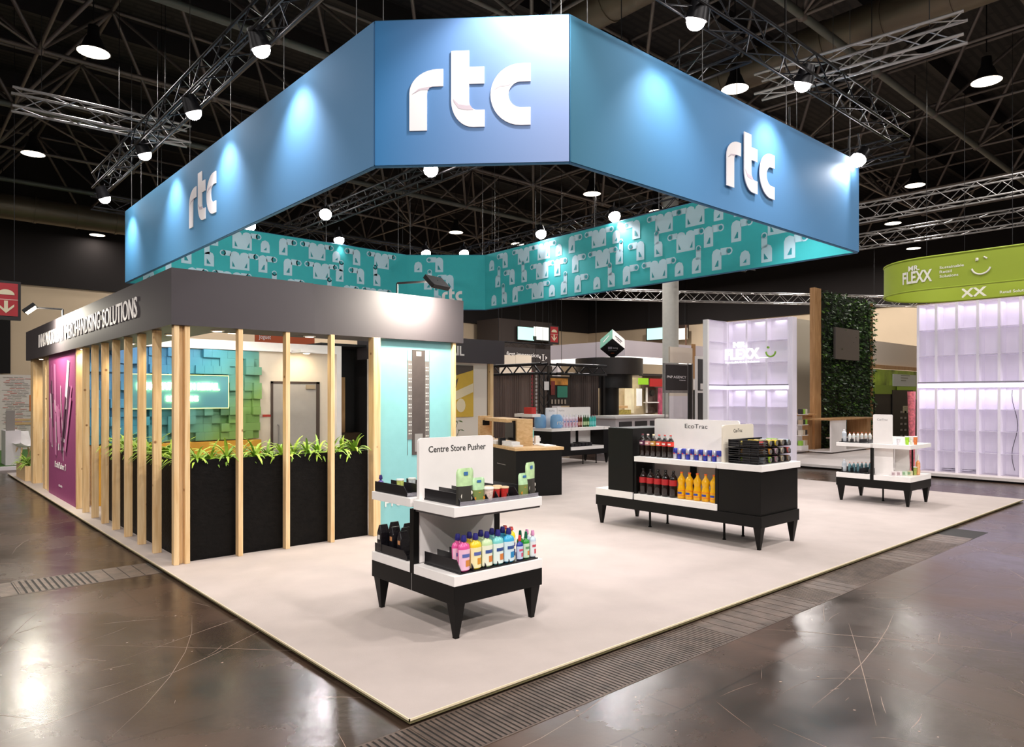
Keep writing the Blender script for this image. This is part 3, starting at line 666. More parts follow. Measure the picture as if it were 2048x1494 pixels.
text('lettering', 'INNOVATORS IN RETAIL', (1.62, 9.325, 1.81), X_, Z_, .12, NEON, t, width=1.28, ext=.02); text('lettering', 'SOLUTIONS', (1.66, 9.325, 1.62), X_, Z_, .09, NEON, t, width=.5, ext=.02)
for p in ((.9, 1.54), (.9, 2.02), (2.38, 1.54), (2.38, 2.02)): pass
area(t, (1.62, 9.27, 1.8), (1.62, 8, 1.75), 4, 1.2, .3, (1, .95, .7))
# door in the room
t = thing('door_1', 'grey flush door in a dark frame in the cream room wall', 'door', (3.7, 9.5, 0), kind='structure')
dx0, dx1 = onY(541, 800, 9.5).x, onY(638, 800, 9.5).x
MB().box(dx0, dx0+.04, 9.47, 9.499, 0, 1.98).box(dx1-.07, dx1, 9.47, 9.499, 0, 1.98).box(dx0, dx1, 9.47, 9.499, 1.94, 1.98).build('frame', M('#4a3c34', .5), t)
MB().box(dx0+.04, dx1-.07, 9.48, 9.499, 0, 1.94).build('leaf', M('#a8a29b', .45, name='grey_door', var=.03), t)
MB().tube([(dx0+.13, 9.479, .72), (dx0+.13, 9.44, .74), (dx0+.13, 9.44, 1.16), (dx0+.13, 9.479, 1.18)], .011, 8).build('handle', SILVER, t)
MB().box(dx1-.28, dx1-.1, 9.45, 9.479, 1.84, 1.92).build('closer', M('#a9977f', .5, .3), t)
tag(MB().box(onY(525,0,9.5).x-.0, onY(534,0,9.5).x, 9.49, 9.499, 1.33, 1.37).box(onY(534.5,0,9.5).x, onY(541,0,9.5).x-.0, 9.493, 9.499, 1.33, 1.37).build('red_label', M('#b8382c', .5), None), 'small red and white notice beside the grey door', 'notice')
downlight((3.75, 9.1, 2.5), 'downlight over the grey door in the room', 20, 'downlights in the back room', .06, tgt=(3.8, 9.5, 2.0)); MB().box(0,0,0,0,0,0)
tag(MB().box(3.6, 3.9, 9.02, 9.4, 2.505, 2.56).build('downlight_bracket', WHITEB, None), 'white bracket under the lintel carrying the door downlight', 'bracket')
# dark passage with a slat and plants
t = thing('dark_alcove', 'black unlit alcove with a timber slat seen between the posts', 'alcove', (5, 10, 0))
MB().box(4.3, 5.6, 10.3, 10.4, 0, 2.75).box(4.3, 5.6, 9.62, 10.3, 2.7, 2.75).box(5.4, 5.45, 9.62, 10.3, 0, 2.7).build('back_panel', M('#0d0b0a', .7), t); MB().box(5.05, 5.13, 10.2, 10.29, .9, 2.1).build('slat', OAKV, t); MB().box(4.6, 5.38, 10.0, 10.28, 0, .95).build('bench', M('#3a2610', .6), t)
# yellow poster wall
struct('wall_booth_right', MB().box(5.3, 8.4, 9.52, 9.6, 0, 2.46), M('#d9cfc3', .7, name='booth_wall_grey'))
post(onY(981, 800, 9.55).x, 9.55, .10, .10, 'timber post at the right end under the AIL fascia', 2.46)
t = thing('yellow_poster', 'mustard yellow poster of dark trays and pale shapes under the AIL fascia', 'poster', (7.4, 9.5, 1.2))
MB().box(6.6, 7.98, 9.495, 9.518, 1.24, 2.4).build('panel', wallmat('#c9a53a'), t)
m = MB(); m2 = MB()
m.prism([(7.0, 1.42), (7.12, 1.36), (7.45, 1.78), (7.55, 2.12), (7.42, 2.0), (7.38, 2.2), (7.3, 1.95), (7.2, 1.9), (7.16, 1.75)], (0, 9.494, 0), X_, Z_, .003); m.prism([(7.2, 2.4), (7.2, 2.22), (7.4, 2.15), (7.97, 2.3), (7.97, 2.4)], (0, 9.494, 0), X_, Z_, .003)
m2.prism([(6.62, 1.3), (6.62, 1.5), (7.97, 2.0), (7.97, 1.8)], (0, 9.4945, 0), X_, Z_, .0005)
for cx, cz, r in ((7.12, 2.1, .11), (7.4, 2.18, .09), (7.62, 1.5, .13)): m2.prism([(cx+r*math.cos(k*.524), cz+1.2*r*math.sin(k*.524)) for k in range(12)], (0, 9.492, 0), X_, Z_, .001)
m2.build('pale_print', M('#ddd0b0', .5), t); m.build('tray_print', M('#4b4038', .5), t)
downlight((6.9, 9.3, 2.45), 'downlight over the yellow poster', 30, 'downlights in the back room', .06, tgt=(6.9, 9.5, 1)); 
t = thing('leafy_plant', 'green leafy plant with long stems under the yellow poster', 'plant', (7.2, 9.3, 0)); m = MB(); st = MB(); rnd = random.Random(3)
for i in range(9):
    a = rnd.uniform(-.35, .35); h = rnd.uniform(.75, 1.2); p = Vector((7.2+a, 9.3+rnd.uniform(-.15, .1), h)); st.tube([(7.2, 9.3, .3), (7.2+a*.4, 9.3, .3+(h-.3)*.6), p], .006, 5)
    for k in range(3):
        an = rnd.random()*6.28; r = .07; m.add([p, p+Vector((math.cos(an-.5)*r, math.sin(an-.5)*r, .01)), p+Vector((math.cos(an)*r*1.7, math.sin(an)*r*1.7, -.03)), p+Vector((math.cos(an+.5)*r, math.sin(an+.5)*r, .01))], [(0,1,2,3)])
m.build('leaves', M('#4c6a2f', .5), t); st.build('stems', M('#55602e', .6), t); MB().lathe([(.12, 0), (.16, .32), (.13, .3)], (7.2, 9.3, 0), 16).build('pot', WHITEB, t)
for i, (x, y) in enumerate(((.9, 8.7), (2.3, 8.7), (1.6, 7.0), (3.3, 7.1))):  # unseen lights added to brighten the mosaic and back wall
    t = thing('added_room_light', ORD[i]+' added flat light brightening the slatted room', 'added light', (x, y, 2.75), group='added lights inside the slatted room')
    MB().lathe([(.12, 0), (.12, .03), (0, .03)], (x, y, 2.75), 16).build('housing', WHITE, t); MB().lathe([(0, -.003), (.11, -.003), (.11, 0)], (x, y, 2.75), 16).build('lens', LENSW, t)
    MB().cyl((x, y, 2.78), (x, y, 2.94), .004, 4).build('wire', SILVER, t); area(t, (x, y, 2.74), (x+(0 if i > 1 else 0), 9.5, .6), 17, .25, col=(1,.93,.82))
struct('ceiling_booth_beams', MB().box(.7, 4.6, 6.95, 7.15, 2.94, 2.99).box(.7, 4.6, 8.65, 8.75, 2.94, 2.99), WHITEB)
# ================================================================== DISPLAY UNITS
def leg(t, x, y, sx, sy, h=.25, top=.092, bot=.034, inset=.012):
    """tapered corner leg; (x,y) is the outer corner, sx/sy point inwards"""
    x += sx*inset; y += sy*inset; v = []
    for z, w_, k in ((0, bot, .03), (.012, bot, .03), (h, top, 0)):
        a, b = x+sx*k, y+sy*k; v += [(a, b, z), (a+sx*w_, b, z), (a+sx*w_, b+sy*w_, z), (a, b+sy*w_, z)]
    f = [(0,3,2,1), (8,9,10,11)]
    for j in (0, 4): f += [(j+i, j+(i+1) % 4, j+4+(i+1) % 4, j+4+i) for i in range(4)]
    if sx*sy < 0: f = [q[::-1] for q in f]
    return MB().add(v, f).build('leg', BLACK, t)
def slimleg(t, x, y, h=.25): return MB().cyl((x, y, 0), (x, y, h), .014, 8).cyl((x, y, 0), (x, y, .012), .022, 8).build('leg', BLACK, t)
def rboard(t, name, x0, x1, y0, y1, z0, z1, mat=WHITEB, r=.03, axis='x'):
    """board with rounded upper corners"""
    if axis == 'x': W = x1-x0; o, u, th = (x0, y1, z0), X_, y1-y0
    else: W = y1-y0; o, u, th = (x0, y0, z0), Y_, x1-x0
    H = z1-z0; pts = [(0, 0), (W, 0)] + [(W-r+r*math.sin(R(a)), H-r+r*math.cos(R(a))) for a in (90, 60, 30, 0)] + [(r-r*math.sin(R(a)), H-r+r*math.cos(R(a))) for a in (0, 30, 60, 90)]
    return MB().prism(pts, o, u, Z_, th).build(name, mat, t)
# ---- front display
t = thing('display_unit', 'front white and black shelf display headed Centre Store Pusher', 'display unit', (1.3, 1.33, 0)); D1 = t
A0, A1, B0, B1, BM = .88, 1.725, .78, 1.885, 1.29
MB().box(A0, A1, B0, B1, .25, .38).build('plinth', BLACK, t, .003)
MB().box(A0, A1, B0, BM-.01, .38, .45).build('base_shelf', WHITE, t, .003); MB().box(A0, A1, BM+.045, B1, .38, .45).build('base_shelf', WHITE, t, .003)
MB().box(A0, A1, B0, BM-.005, .86, .93).build('upper_shelf', WHITE, t, .003); MB().box(A0, A1, BM+.035, B1, .87, .935).build('upper_shelf', WHITE, t, .003)
MB().box(A0+.01, A1-.01, B0+.015, BM-.02, .845, .8595).build('shelf_bracket', M('#6b6768', .4, .5), t)
MB().box(A0, A0+.05, BM-.008, BM+.042, .38, .86).build('upright', BLACK, t); MB().box(A1-.05, A1, BM-.008, BM+.042, .38, .86).build('upright', BLACK, t)
MB().box(A0+.05, A1-.05, BM, BM+.03, .45, .86).build('back_panel', WHITEB, t)
rboard(t, 'header_board', .935, 1.66, BM, BM+.03, .86, 1.385)
text('header_lettering', 'Centre Store Pusher', (1.30, BM-.001, 1.275), X_, Z_, .048, TEXTK, t, width=.56, ext=.001, bold=.006)
for a, b, i, j in ((A0, B0, 1, 1), (A1, B0, -1, 1), (A0, B1, 1, -1), (A1, B1, -1, -1)): leg(t, a, b, i, j)
MB().box(A0-.001, A0, BM+.015, BM+.02, .25, .38).build('joint_line', M('#8d8a88', .5), t)
# black pusher trays with dividers
TR = M('#1a191c', .35, name='black_tray_plastic'); CLR = M('#b9b6c0', .12, name='clear_guard', alpha=.35)
def tray(x0, x1, y0, y1, z, dividers, label, h=.07, slope=.0, axis='x', guard=None):
    t = thing('pusher_tray', label, 'shelf tray', ((x0+x1)/2, (y0+y1)/2, z), group='black pusher trays on the shelves')
    MB().box(x0, x1, y0, y1, z+.001, z+.010).build('base', TR, t)
    for d in dividers:
        if axis == 'x': MB().add([(d, y0, z+.01), (d, y1, z+.01), (d, y1, z+.01+h), (d, y0+.05, z+.01+h), (d, y0, z+.03), (d+.005, y0, z+.01), (d+.005, y1, z+.01), (d+.005, y1, z+.01+h), (d+.005, y0+.05, z+.01+h), (d+.005, y0, z+.03)], [(0,4,3,2,1), (5,6,7,8,9), (0,1,6,5), (1,2,7,6), (2,3,8,7), (3,4,9,8), (4,0,5,9)]).build('divider', TR, t)
        else: MB().box(x0, x1, d, d+.005, z+.01, z+.01+h).build('divider', TR, t)
    if guard:
        if axis == 'x': MB().box(x0, x1, y0-.004, y0-.001, z+.002, z+guard).build('guard', CLR, t)
        else: MB().box(x0-.004, x0-.001, y0, y1, z+.002, z+guard).build('guard', CLR, t)
    return t
tray(.945, 1.70, .80, 1.24, .45, (.95, 1.065, 1.18, 1.295, 1.405), 'black tray carrying the cleaner bottles on the front display base', .085)
tray(.945, 1.70, .80, 1.24, .93, (.95, 1.08, 1.20, 1.30, 1.40, 1.50, 1.62), 'black tray carrying the pouches and cups on the front display', .075, guard=.03)
tray(.90, 1.65, 1.40, 1.87, .936, (.90, 1.05, 1.2, 1.35, 1.5, 1.62), 'black tray with clear sides on the rear upper shelf of the front display', .07, guard=.03)
tray(.90, 1.65, 1.40, 1.87, .451, (.90, 1.2, 1.5), 'black tray with clear sides on the rear base of the front display', .06)
# ---- bottles
def cleaner(color, cap, label_bg, label_fg, h=.255, rx=.049, ry=.03, capr=.020, caph=.04, name='cleaner_bottle'):
    t = thing(name, 'x', 'bottle'); s = h-caph-.012
    MB().lathe([(.6, 0), (.92, .006), (1, .03), (.95, s*.45), (1.02, s*.82), (.88, s*.93), (.42, s*.99), (.35, s+.012)], (0,0,0), 16, rx, ry).build('body', M(color, .3, name='bottle_plastic'), t).scale = (1, 1, 1)
    MB().lathe([(capr, s+.008), (capr*1.1, s+.012), (capr, s+caph*.75), (capr*.75, h)], (0,0,0), 12).build('cap', M(cap, .35), t)
    l = MB().lathe([(.99, s*.06), (.97, s*.45), (1.03, s*.78)], (0,0,0), 10, rx*1.02, ry*1.03, 190, 350).build('label_sticker', M(label_bg, .45), t)
    MB().lathe([(1.0, s*.18), (.99, s*.40)], (0,0,0), 4, rx*1.03, ry*1.06, 265, 318).build('label_motif', M(label_fg[0], .45), l)
    MB().lathe([(1.0, s*.50), (1.02, s*.62)], (0,0,0), 5, rx*1.03, ry*1.06, 232, 312).build('label_print', M(label_fg[1], .45), l)
    return t
def fix_scale(t): return t
P0 = []
def row(proto, spots):
    for i, (loc, lab, grp) in enumerate(spots): dup(proto, loc, None, lab, grp)
    rm(proto)
def rm(o):
    for c in list(o.children): rm(c)
    bpy.data.objects.remove(o)
ZB = .461
for k, (cn, col, lb, f1, f2) in enumerate((('pink', '#e0559a', '#f3c4dc', '#d98a3c', '#5a6ab0'), ('yellow', '#ecd02e', '#f7ecb4', '#e09a30', '#5a6ab0'), ('pale green', '#c8e2b0', '#f0f2dc', '#d9803c', '#3f5a9a'), ('turquoise', '#7fd2cf', '#e6f3ee', '#d9803c', '#33508f'), ('sky blue', '#3fb0dc', '#d6ecf5', '#1f86c0', '#33508f'))):
    pr = cleaner(col, '#2b2a78', lb, (f1, f2)); x = 1.005+k*.106
    row(pr, [((x, .835, ZB), f'{cn} cleaner bottle with a navy cap, front of its lane', 'navy capped cleaner bottles'), ((x, .905, ZB), f'{cn} cleaner bottle with a navy cap, behind the front one', 'navy capped cleaner bottles')])
pr = cleaner('#f2dc1a', '#cf3a30', '#f6e6c0', ('#3a3a6a', '#5a4a80'), .255, .036, .028, .018, .02); row(pr, [((1.475, .86, ZB), 'tall yellow bottle with a flat red cap, front one', 'yellow bottles with red caps'), ((1.475, .93, ZB), 'tall yellow bottle with a flat red cap, rear one', 'yellow bottles with red caps')])
pr = cleaner('#2a3fa0', '#d8403c', '#c8d4ee', ('#d05070', '#d05070'), .185, .03, .022, .012, .04); row(pr, [((1.545, .84, ZB), 'small blue dish soap bottle with a red cap', 'small dish soap bottles')])
pr = cleaner('#2f9a3a', '#166b4c', '#cfe6c8', ('#e08a4a', '#6aa070'), .205, .03, .022, .012, .045); row(pr, [((1.61, .84, ZB), 'small green dish soap bottle, front one', 'small dish soap bottles'), ((1.605, .90, ZB), 'small green dish soap bottle, rear one', 'small dish soap bottles')])
pr = cleaner('#c9dcea', '#e59ac8', '#e8eef2', ('#d05060', '#d05060'), .205, .03, .022, .014, .035); row(pr, [((1.68, .84, ZB), 'small pale blue bottle with a pink cap, front one', 'small dish soap bottles'), ((1.675, .90, ZB), 'small pale blue bottle with a pink cap, rear one', 'small dish soap bottles')])
# pouches
def pouch(w_, h, top, bottom, motif, ang=0, splitz=.5):
    t = thing('snack_pouch', 'x', 'pouch'); d = .022
    def sec(z): k = z/h; e = d*(1-k**2)+.002; wd = w_/2*(1-.05*math.sin(k*3.14)) * (1 if k < .9 else 1-(k-.9)*2.2); return wd, e
    def part(za, zb, m_, nm):
        m = MB(); V = []; n = 7
        for i in range(n):
            z = za+(zb-za)*i/(n-1); wd, e = sec(z)
            V += [(-wd, 0, z), (-wd*.5, -e, z), (wd*.5, -e, z), (wd, 0, z), (wd*.5, e, z), (-wd*.5, e, z)]
        F = [(i*6+j, i*6+(j+1) % 6, i*6+6+(j+1) % 6, i*6+6+j) for i in range(n-1) for j in range(6)]; m.add(V, F, True); m.add(V[:6], [(5,4,3,2,1,0)]); m.add(V[-6:], [(0,1,2,3,4,5)])
        return m.build(nm, m_, t)
    b = part(0, h*splitz, M(bottom, .4), 'lower_pack'); a = part(h*splitz, h, M(top, .4, var=.12, vscale=30), 'upper_pack')
    m = MB(); rnd = random.Random(int(w_*1e4))
    for (cx, cz, r) in motif: m.add([(cx*w_+r*math.cos(k*.628), -d*.9-.001, cz*h+r*math.sin(k*.628)) for k in range(10)], [tuple(range(10))])
    m.build('printed_motif', M('#e6e2d4' if bottom == '#3a3833' else '#e2902f', .5), b)
    MB().box(-.018, .018, -.0145, -.012, h*.80, h*.90).build('blue_mark', M('#3f74b0', .5), a); return t
ZT = .941
pr = pouch(.165, .25, '#bfe0a8', '#3a3833', ((-.2, .22, .020), (.26, .30, .014), (.22, .14, .016)))
dup(pr, (1.015, .835, ZT), R(2), 'tall pale green pouch with white rings at the left of the front display', 'pale green snack pouches'); dup(pr, (1.672, .86, ZT), R(20), 'tall pale green pouch at the right end of the front display', 'pale green snack pouches'); rm(pr)
pr = pouch(.125, .175, '#b9dfb0', '#7a8a4c', ((0, .28, .022), (-.3, .16, .012), (.3, .16, .012)))
dup(pr, (1.135, .835, ZT), 0, 'short pale green pouch with orange picture, the left one', 'short green snack pouches'); dup(pr, (1.583, .84, ZT), R(8), 'short pale green pouch with orange picture, the right one', 'short green snack pouches'); rm(pr)
def cup(body, lid, h=.088, r=.032, name='dessert_cup'):
    t = thing(name, 'x', 'cup'); MB().lathe([(r*.75, 0), (r*.78, .004), (r, h-.012)], (0,0,0), 16).build('body', M(body, .4, var=.25, vscale=60), t); MB().lathe([(r*1.08, h-.012), (r*1.1, h-.004), (r*1.02, h)], (0,0,0), 16).build('lid', M(lid, .35), t); return t
pr = cup('#e8cfc4', '#f3e9e2', .095, .042); row(pr, [((1.235, .845, ZT), 'white dessert cup with a strawberry picture, the largest cup', 'dessert cups on the front display')])
pr = cup('#c83430', '#e6c9a0'); row(pr, [((1.325, .86, ZT), 'red dessert cup beside the white strawberry cup', 'dessert cups on the front display'), ((1.40, .85, ZT), 'red dessert cup, rightmost front one', 'dessert cups on the front display'), ((1.40, .93, ZT), 'red dessert cup behind the rightmost one', 'dessert cups on the front display'), ((1.325, .94, ZT), 'red dessert cup, rear one of the middle lane', 'dessert cups on the front display'), ((1.245, .95, ZT), 'red dessert cup behind the white strawberry cup', 'dessert cups on the front display')])
pr = cleaner('#5a4a9c', '#3a3078', '#8a7cc0', ('#cfc8e8', '#cfc8e8'), .12, .022, .022, .014, .03, 'small_bottle'); row(pr, [((.93, 1.83, .947), 'small purple bottle at the rear left end of the upper shelf', None)])
for i, c in enumerate(('#d6e27a', '#e8f0f2', '#cfe06a', '#8fd0e0', '#a8e0b8', '#f0d8e0')):
    pr = cup(c, '#eef3ea', .10, .03); row(pr, [((.98+i*.11, 1.62, .95), ['lime', 'white', 'yellow green', 'pale blue', 'mint', 'pale pink'][i]+' cup standing in the rear upper tray', 'cups in the rear upper tray')])
BP = M('#17151a', .28, name='black_foil', var=.2, vscale=40, bump=.5, bscale=40)
for i, (x, y, h) in enumerate(((.935, 1.8, .21), (.985, 1.70, .20), (1.04, 1.80, .22), (1.03, 1.62, .2), (.97, 1.56, .185), (1.12, 1.72, .21), (1.13, 1.58, .2), (1.22, 1.78, .2), (1.24, 1.6, .21))):
    t = thing('coffee_pack', ORD[i]+' black foil pack in the rear base tray of the front display', 'foil pack', (x, y, .462), group='black foil packs in the rear base tray')
    MB().add([(x+a*.04*(1 if z < h*.8 else .9), y+b*(.03 if z < h*.75 else .006), .462+z) for z in (0, h*.7, h) for a, b in ((-1,-1), (1,-1), (1,1), (-1,1))], [(3,2,1,0), (8,9,10,11)]+[(j*4+i_, j*4+(i_+1) % 4, j*4+4+(i_+1) % 4, j*4+4+i_) for j in (0, 1) for i_ in range(4)]).build('pack', BP, t, .004)
    MB().box(x-.042, x-.0405, y-.015, y+.015, .462+h*.45, .462+h*.62).build('label_sticker', M(('#d8d4d0', '#c98a5a', '#d8d4d0')[i % 3], .5), t)
# ---- long gondola with drinks
G0, G1, H0, H1 = 5.12, 5.99, .84, 3.25
t = thing('display_unit', 'long drinks gondola with EcoTrac and CanTrac boards on slim black legs', 'display unit', (5.55, 2.05, 0)); D2 = t
MB().box(G0, G1, H0, H1, .25, .38).build('plinth', BLACK, t, .003)
MB().box(G0, G1, 2.63, H1, .38, .47).build('base_shelf', WHITE, t, .003); MB().box(G0, G1, 1.40, 2.60, .38, .455).build('base_shelf', WHITE, t, .003)
MB().box(G0, G0+.87, 2.62, 3.03, .47, 1.29).build('tower_cabinet', BLACK, t, .003)
MB().box(G0+.02, G1, H0+.02, 1.385, .38, .87).build('end_cabinet', BLACK, t, .003)
MB().box(G0-.005, G1+.01, H0-.01, 1.395, .87, .94).build('counter_top', WHITE, t, .003)
MB().box(G0+.001, G0+.43, 1.41, 2.60, .87, .935).build('upper_shelf', WHITE, t, .003)
MB().box(G0+.02, G0+.06, 1.39, 1.43, .38, .87).build('upright', BLACK, t); MB().box(G0+.02, G0+.06, 2.58, 2.62, .38, .87).build('upright', BLACK, t); MB().box(G0+.40, G0+.43, 1.95, 2.03, .455, .87).build('upright', BLACK, t)
MB().box(G0+.43, G0+.45, 1.40, 2.60, .455, .87).build('back_panel', WHITEB, t)
m = rboard(t, 'header_board', G0+.43, G0+.45, 1.36, 2.60, .935, 1.41, WHITEB, .03, 'y')
MB().box(G0+.02, G0+.04, H0+.30, H0+.34, .87, .9).build('bracket', BLACK, t)
m = rboard(t, 'header_board', G0+.02, onY(1507, 850, 1.325).x, 1.325, 1.345, .94, 1.37, M('#e6ddcd', .55, name='cream_board'), .03, 'x')
text('header_lettering', 'EcoTrac', (G0+.429, onX(1392, 850, G0+.43).y, 1.30), -Y_, Z_, .055, TEXTK, t, width=.33, ext=.001); text('header_lettering', 'CanTrac', (onY(1476, 850, 1.324).x, 1.324, 1.28), X_, Z_, .042, TEXTK, t, width=.19, ext=.001)
for a, b, i, j in ((G0, H0, 1, 1), (G1, H0, -1, 1), (G0, H1, 1, -1), (G1, H1, -1, -1)): leg(t, a, b, i, j)
for x, y in ((5.4, 2.56), (5.78, 2.56), (5.4, 1.47), (5.75, 1.43)): slimleg(t, x, y)
def soda(liquid, lab, cap, h, r, waist=.0, clear=False, name='drink_bottle', lz=(.46, .66), mark=None):
    t = thing(name, 'x', 'bottle'); LQ = M(liquid, .12, name='drink', spec=.6)
    prof = [(r*.8, 0), (r, .012), (r, h*.34), (r*(1-waist*.6), h*.44), (r*(1-waist), h*.52), (r*(1-waist*.5), h*.60), (r, h*.68), (r*.92, h*.74), (r*.5, h*.84)]
    MB().lathe(prof, (0,0,0), 16).build('body', LQ, t)
    MB().lathe([(r*.45, h*.84), (r*.30, h*.90), (r*.29, h*.955)], (0,0,0), 12).build('neck', GLASS if clear else LQ, t)
    MB().lathe([(r*.36, h*.945), (r*.36, h), (r*.3, h)], (0,0,0), 12).build('cap', M(cap, .35), t)
    l = MB().lathe([(r*1.02, h*lz[0]), (r*1.02*(1-waist*.3), h*(lz[0]+lz[1])/2), (r*1.02, h*lz[1])], (0,0,0), 16).build('label_sticker', M(lab, .4), t)
    if mark: MB().lathe([(r*1.035, h*(lz[0]*.7+lz[1]*.3)), (r*1.035, h*(lz[0]*.35+lz[1]*.65))], (0,0,0), 6, 1, 1, 150, 215).build('label_mark', M(mark, .4), l)
    return t
GT = 'cola bottles on the upper drinks shelf'
for i, (c, cn, cap) in enumerate((('#5c2a4a', 'plum', '#6a2030'), ('#c98a86', 'pale pink', '#d8b0a8'), ('#b98a3a', 'gold', '#dcc9a0'), ('#d8503c', 'light red', '#b03028'), ('#b8302c', 'dark red', '#b03028'), ('#d83a2c', 'bright red', '#b03028'))):
    pr = soda('#1f120e', c, cap, .285, .041, 0, True, lz=(.50, .70), mark='#efe0d8'); row(pr, [((5.24, 2.555-i*.087, .936), f'small cola bottle with a {cn} label, {ORD[i]} from the left', GT)])
pr = soda('#1d100c', '#b32226', '#141214', .325, .051, .03, False, lz=(.44, .66), mark=None)
row(pr, [((5.22, 2.53-i*.116, .456), f'large cola bottle with a red label, {ORD[i]} from the left', 'large cola bottles on the lower drinks shelf') for i in range(5)])
pr = soda('#f0b40c', '#e87a24', '#e8661c', .325, .051, .24, False, lz=(.12, .34), mark='#2c3f9c')
row(pr, [((5.22, 1.945-i*.113, .456), f'large orange soda bottle, {ORD[i]} from the left', 'large orange soda bottles on the lower drinks shelf') for i in range(5)])
BLU = M('#2f3aa0', .3, .4, name='can_blue'); SIL = M('#d3d2dc', .28, .6, name='can_silver')
def can(up, lo, r=.0285, h=.132):
    t = thing('drink_can', 'x', 'can'); MB().lathe([(r*.8, 0), (r, .008), (r, h*.5)], (0,0,0), 14).build('lower_body', lo, t); MB().lathe([(r, h*.5), (r, h-.01), (r*.85, h-.002), (r*.8, h)], (0,0,0), 14).build('upper_body', up, t); MB().lathe([(r*.83, h), (r*.78, h-.003), (0, h-.003)], (0,0,0), 12).build('lid', SIL, t)
    MB().box(-r-.002, -r+.001, -.008, .008, h*.47, h*.58).build('red_mark', M('#c8323a', .4), t); return t
ca, cb = can(BLU, SIL), can(SIL, BLU)
for i in range(11): dup(ca if i % 2 == 0 else cb, (5.215, 2.03-i*.0605, .936), None, f'slim energy drink can, {ORD[i]} from the left in the row', 'blue and silver energy drink cans')
rm(ca); rm(cb)
# can trays
LIDC = ['#b9c4cc', '#9ac43c', '#a8808c', '#c9b89a', '#8a6a50', '#e09a3c', '#c8a8b8', '#e8dcc8', '#d8605a', '#c0b060', '#e8c838', '#b8a890']
for k in range(3):
    z = .945+k*.092; nm = ('bottom', 'middle', 'top')[k]
    t = thing('can_tray', f'black wire can tray, {nm} one of the stack on the counter', 'can tray', (5.5, 1.1, z), group='stacked black can trays')
    MB().box(5.17, 5.90, .90, 1.27, z, z+.008).box(5.17, 5.90, 1.262, 1.27, z, z+.08).box(5.895, 5.9, .9, 1.27, z, z+.05).build('base', TR, t)
    for y in (.90, 1.27-.012):
        pass
    for zz in (.024, .048, .078): MB().tube([(5.17, 1.27, z+zz), (5.165, .90, z+zz), (5.30, .87, z+zz)], .006, 6).build('rail', TR, t)
    for y in (.90, 1.0, 1.13, 1.262): MB().box(5.163, 5.173, y, y+.01, z, z+.082).build('rail_post', TR, t)
    MB().box(5.174, 5.20, .91, 1.10, z+.01, z+.076).build('side_plate', TR, t)
    for i in range(5):
        if i: MB().box(5.20+.14*i-.005, 5.20+.14*i+.001, .88, 1.26, z+.008, z+.07).build('divider', TR, t)
    for i in range(5):
        for j in range(2):
            x = 5.272+.14*i; y = .885+j*.145; zc = z+.008+.034; c = LIDC[(i+k*4+j) % 12]
            tt = thing('drink_can', f'lying can {"in front" if j == 0 else "behind"}, {ORD[i]} from the left in the {nm} can tray', 'can', (x, y, zc), group='cans lying in the stacked trays')
            if i == 0 and j == 1: pass
            MB().cyl((x, y+.004, zc), (x, y+.132, zc), .033, 14).build('body', M(c, .3, .4), tt)
            MB().cyl((x, y, zc), (x, y+.004, zc), .027, 14).build('lid', M('#b8b6b4', .25, .8), tt)
# ---- right display
K0, K1, L0, L1, LM = 9.66, 10.55, .90, 2.03, 1.47
t = thing('display_unit', 'rearmost right white display with a stepped header board near the carpet edge', 'display unit', (10.1, 1.46, 0)); D3 = t
MB().box(K0, K1, L0, L1, .25, .38).build('plinth', BLACK, t, .003); MB().box(K0, K1, L0, LM-.03, .38, .46).build('base_shelf', WHITE, t, .003); MB().box(K0, K1, LM+.03, L1, .38, .46).build('base_shelf', WHITE, t, .003)
MB().box(K0, K1, L0, LM-.02, .885, .95).build('upper_shelf', WHITE, t, .003); MB().box(K0, K1, LM+.02, L1, .89, .95).build('upper_shelf', WHITE, t, .003)
MB().box(K0+.001, K0+.045, LM-.02, LM+.02, .38, .885).build('upright', BLACK, t); 
hy1, hy0 = onX(1746, 850, K0+.06).y, onX(1784, 850, K0+.06).y
rboard(t, 'header_board', K0+.06, K0+.09, hy0, hy1, .95, onX(1765, 829, K0+.06).z, WHITEB, .02, 'y'); MB().box(K0+.10, K0+.13, hy0, hy1-.01, .46, .885).build('support_panel', WHITEB, t)
MB().box(K0+.40, K0+.43, onX(1813, 880, K0+.4).y, onX(1780, 880, K0+.4).y, .95, 1.06).build('low_board', WHITEB, t); MB().box(K0+.41, K0+.43, onX(1818, 900, K0+.41).y, onX(1790, 900, K0+.41).y, .46, .885).build('back_panel', WHITEB, t)
for px in (1786, 1825): yy = onX(px, 920, K0+.40).y; MB().box(K0+.385, K0+.409, yy-.01, yy+.01, .46, .885).build('upright', BLACK, t)
text('header_lettering', 'CanTrac', (K0+.059, (hy0+hy1)/2, 1.32), -Y_, Z_, .03, M('#8a8688', .6), t, width=.16, ext=.001)
for a, b, i, j in ((K0, L0, 1, 1), (K1, L0, -1, 1), (K0, L1, 1, -1), (K1, L1, -1, -1)): leg(t, a, b, i, j)
slimleg(t, 10.09, 1.46)
tray(K0+.03, K0+.5, LM+.06, L1-.03, .951, (LM+.06, LM+.2, LM+.34, LM+.48), 'black tray on the upper left shelf of the right display', .05, axis='y')
tray(K0+.03, K0+.5, LM+.06, L1-.03, .461, (LM+.06, LM+.2, LM+.34, LM+.48), 'black tray on the base left shelf of the right display', .07, axis='y')
SH = ['left edge', 'second', 'third', 'fourth', 'fifth', 'sixth']
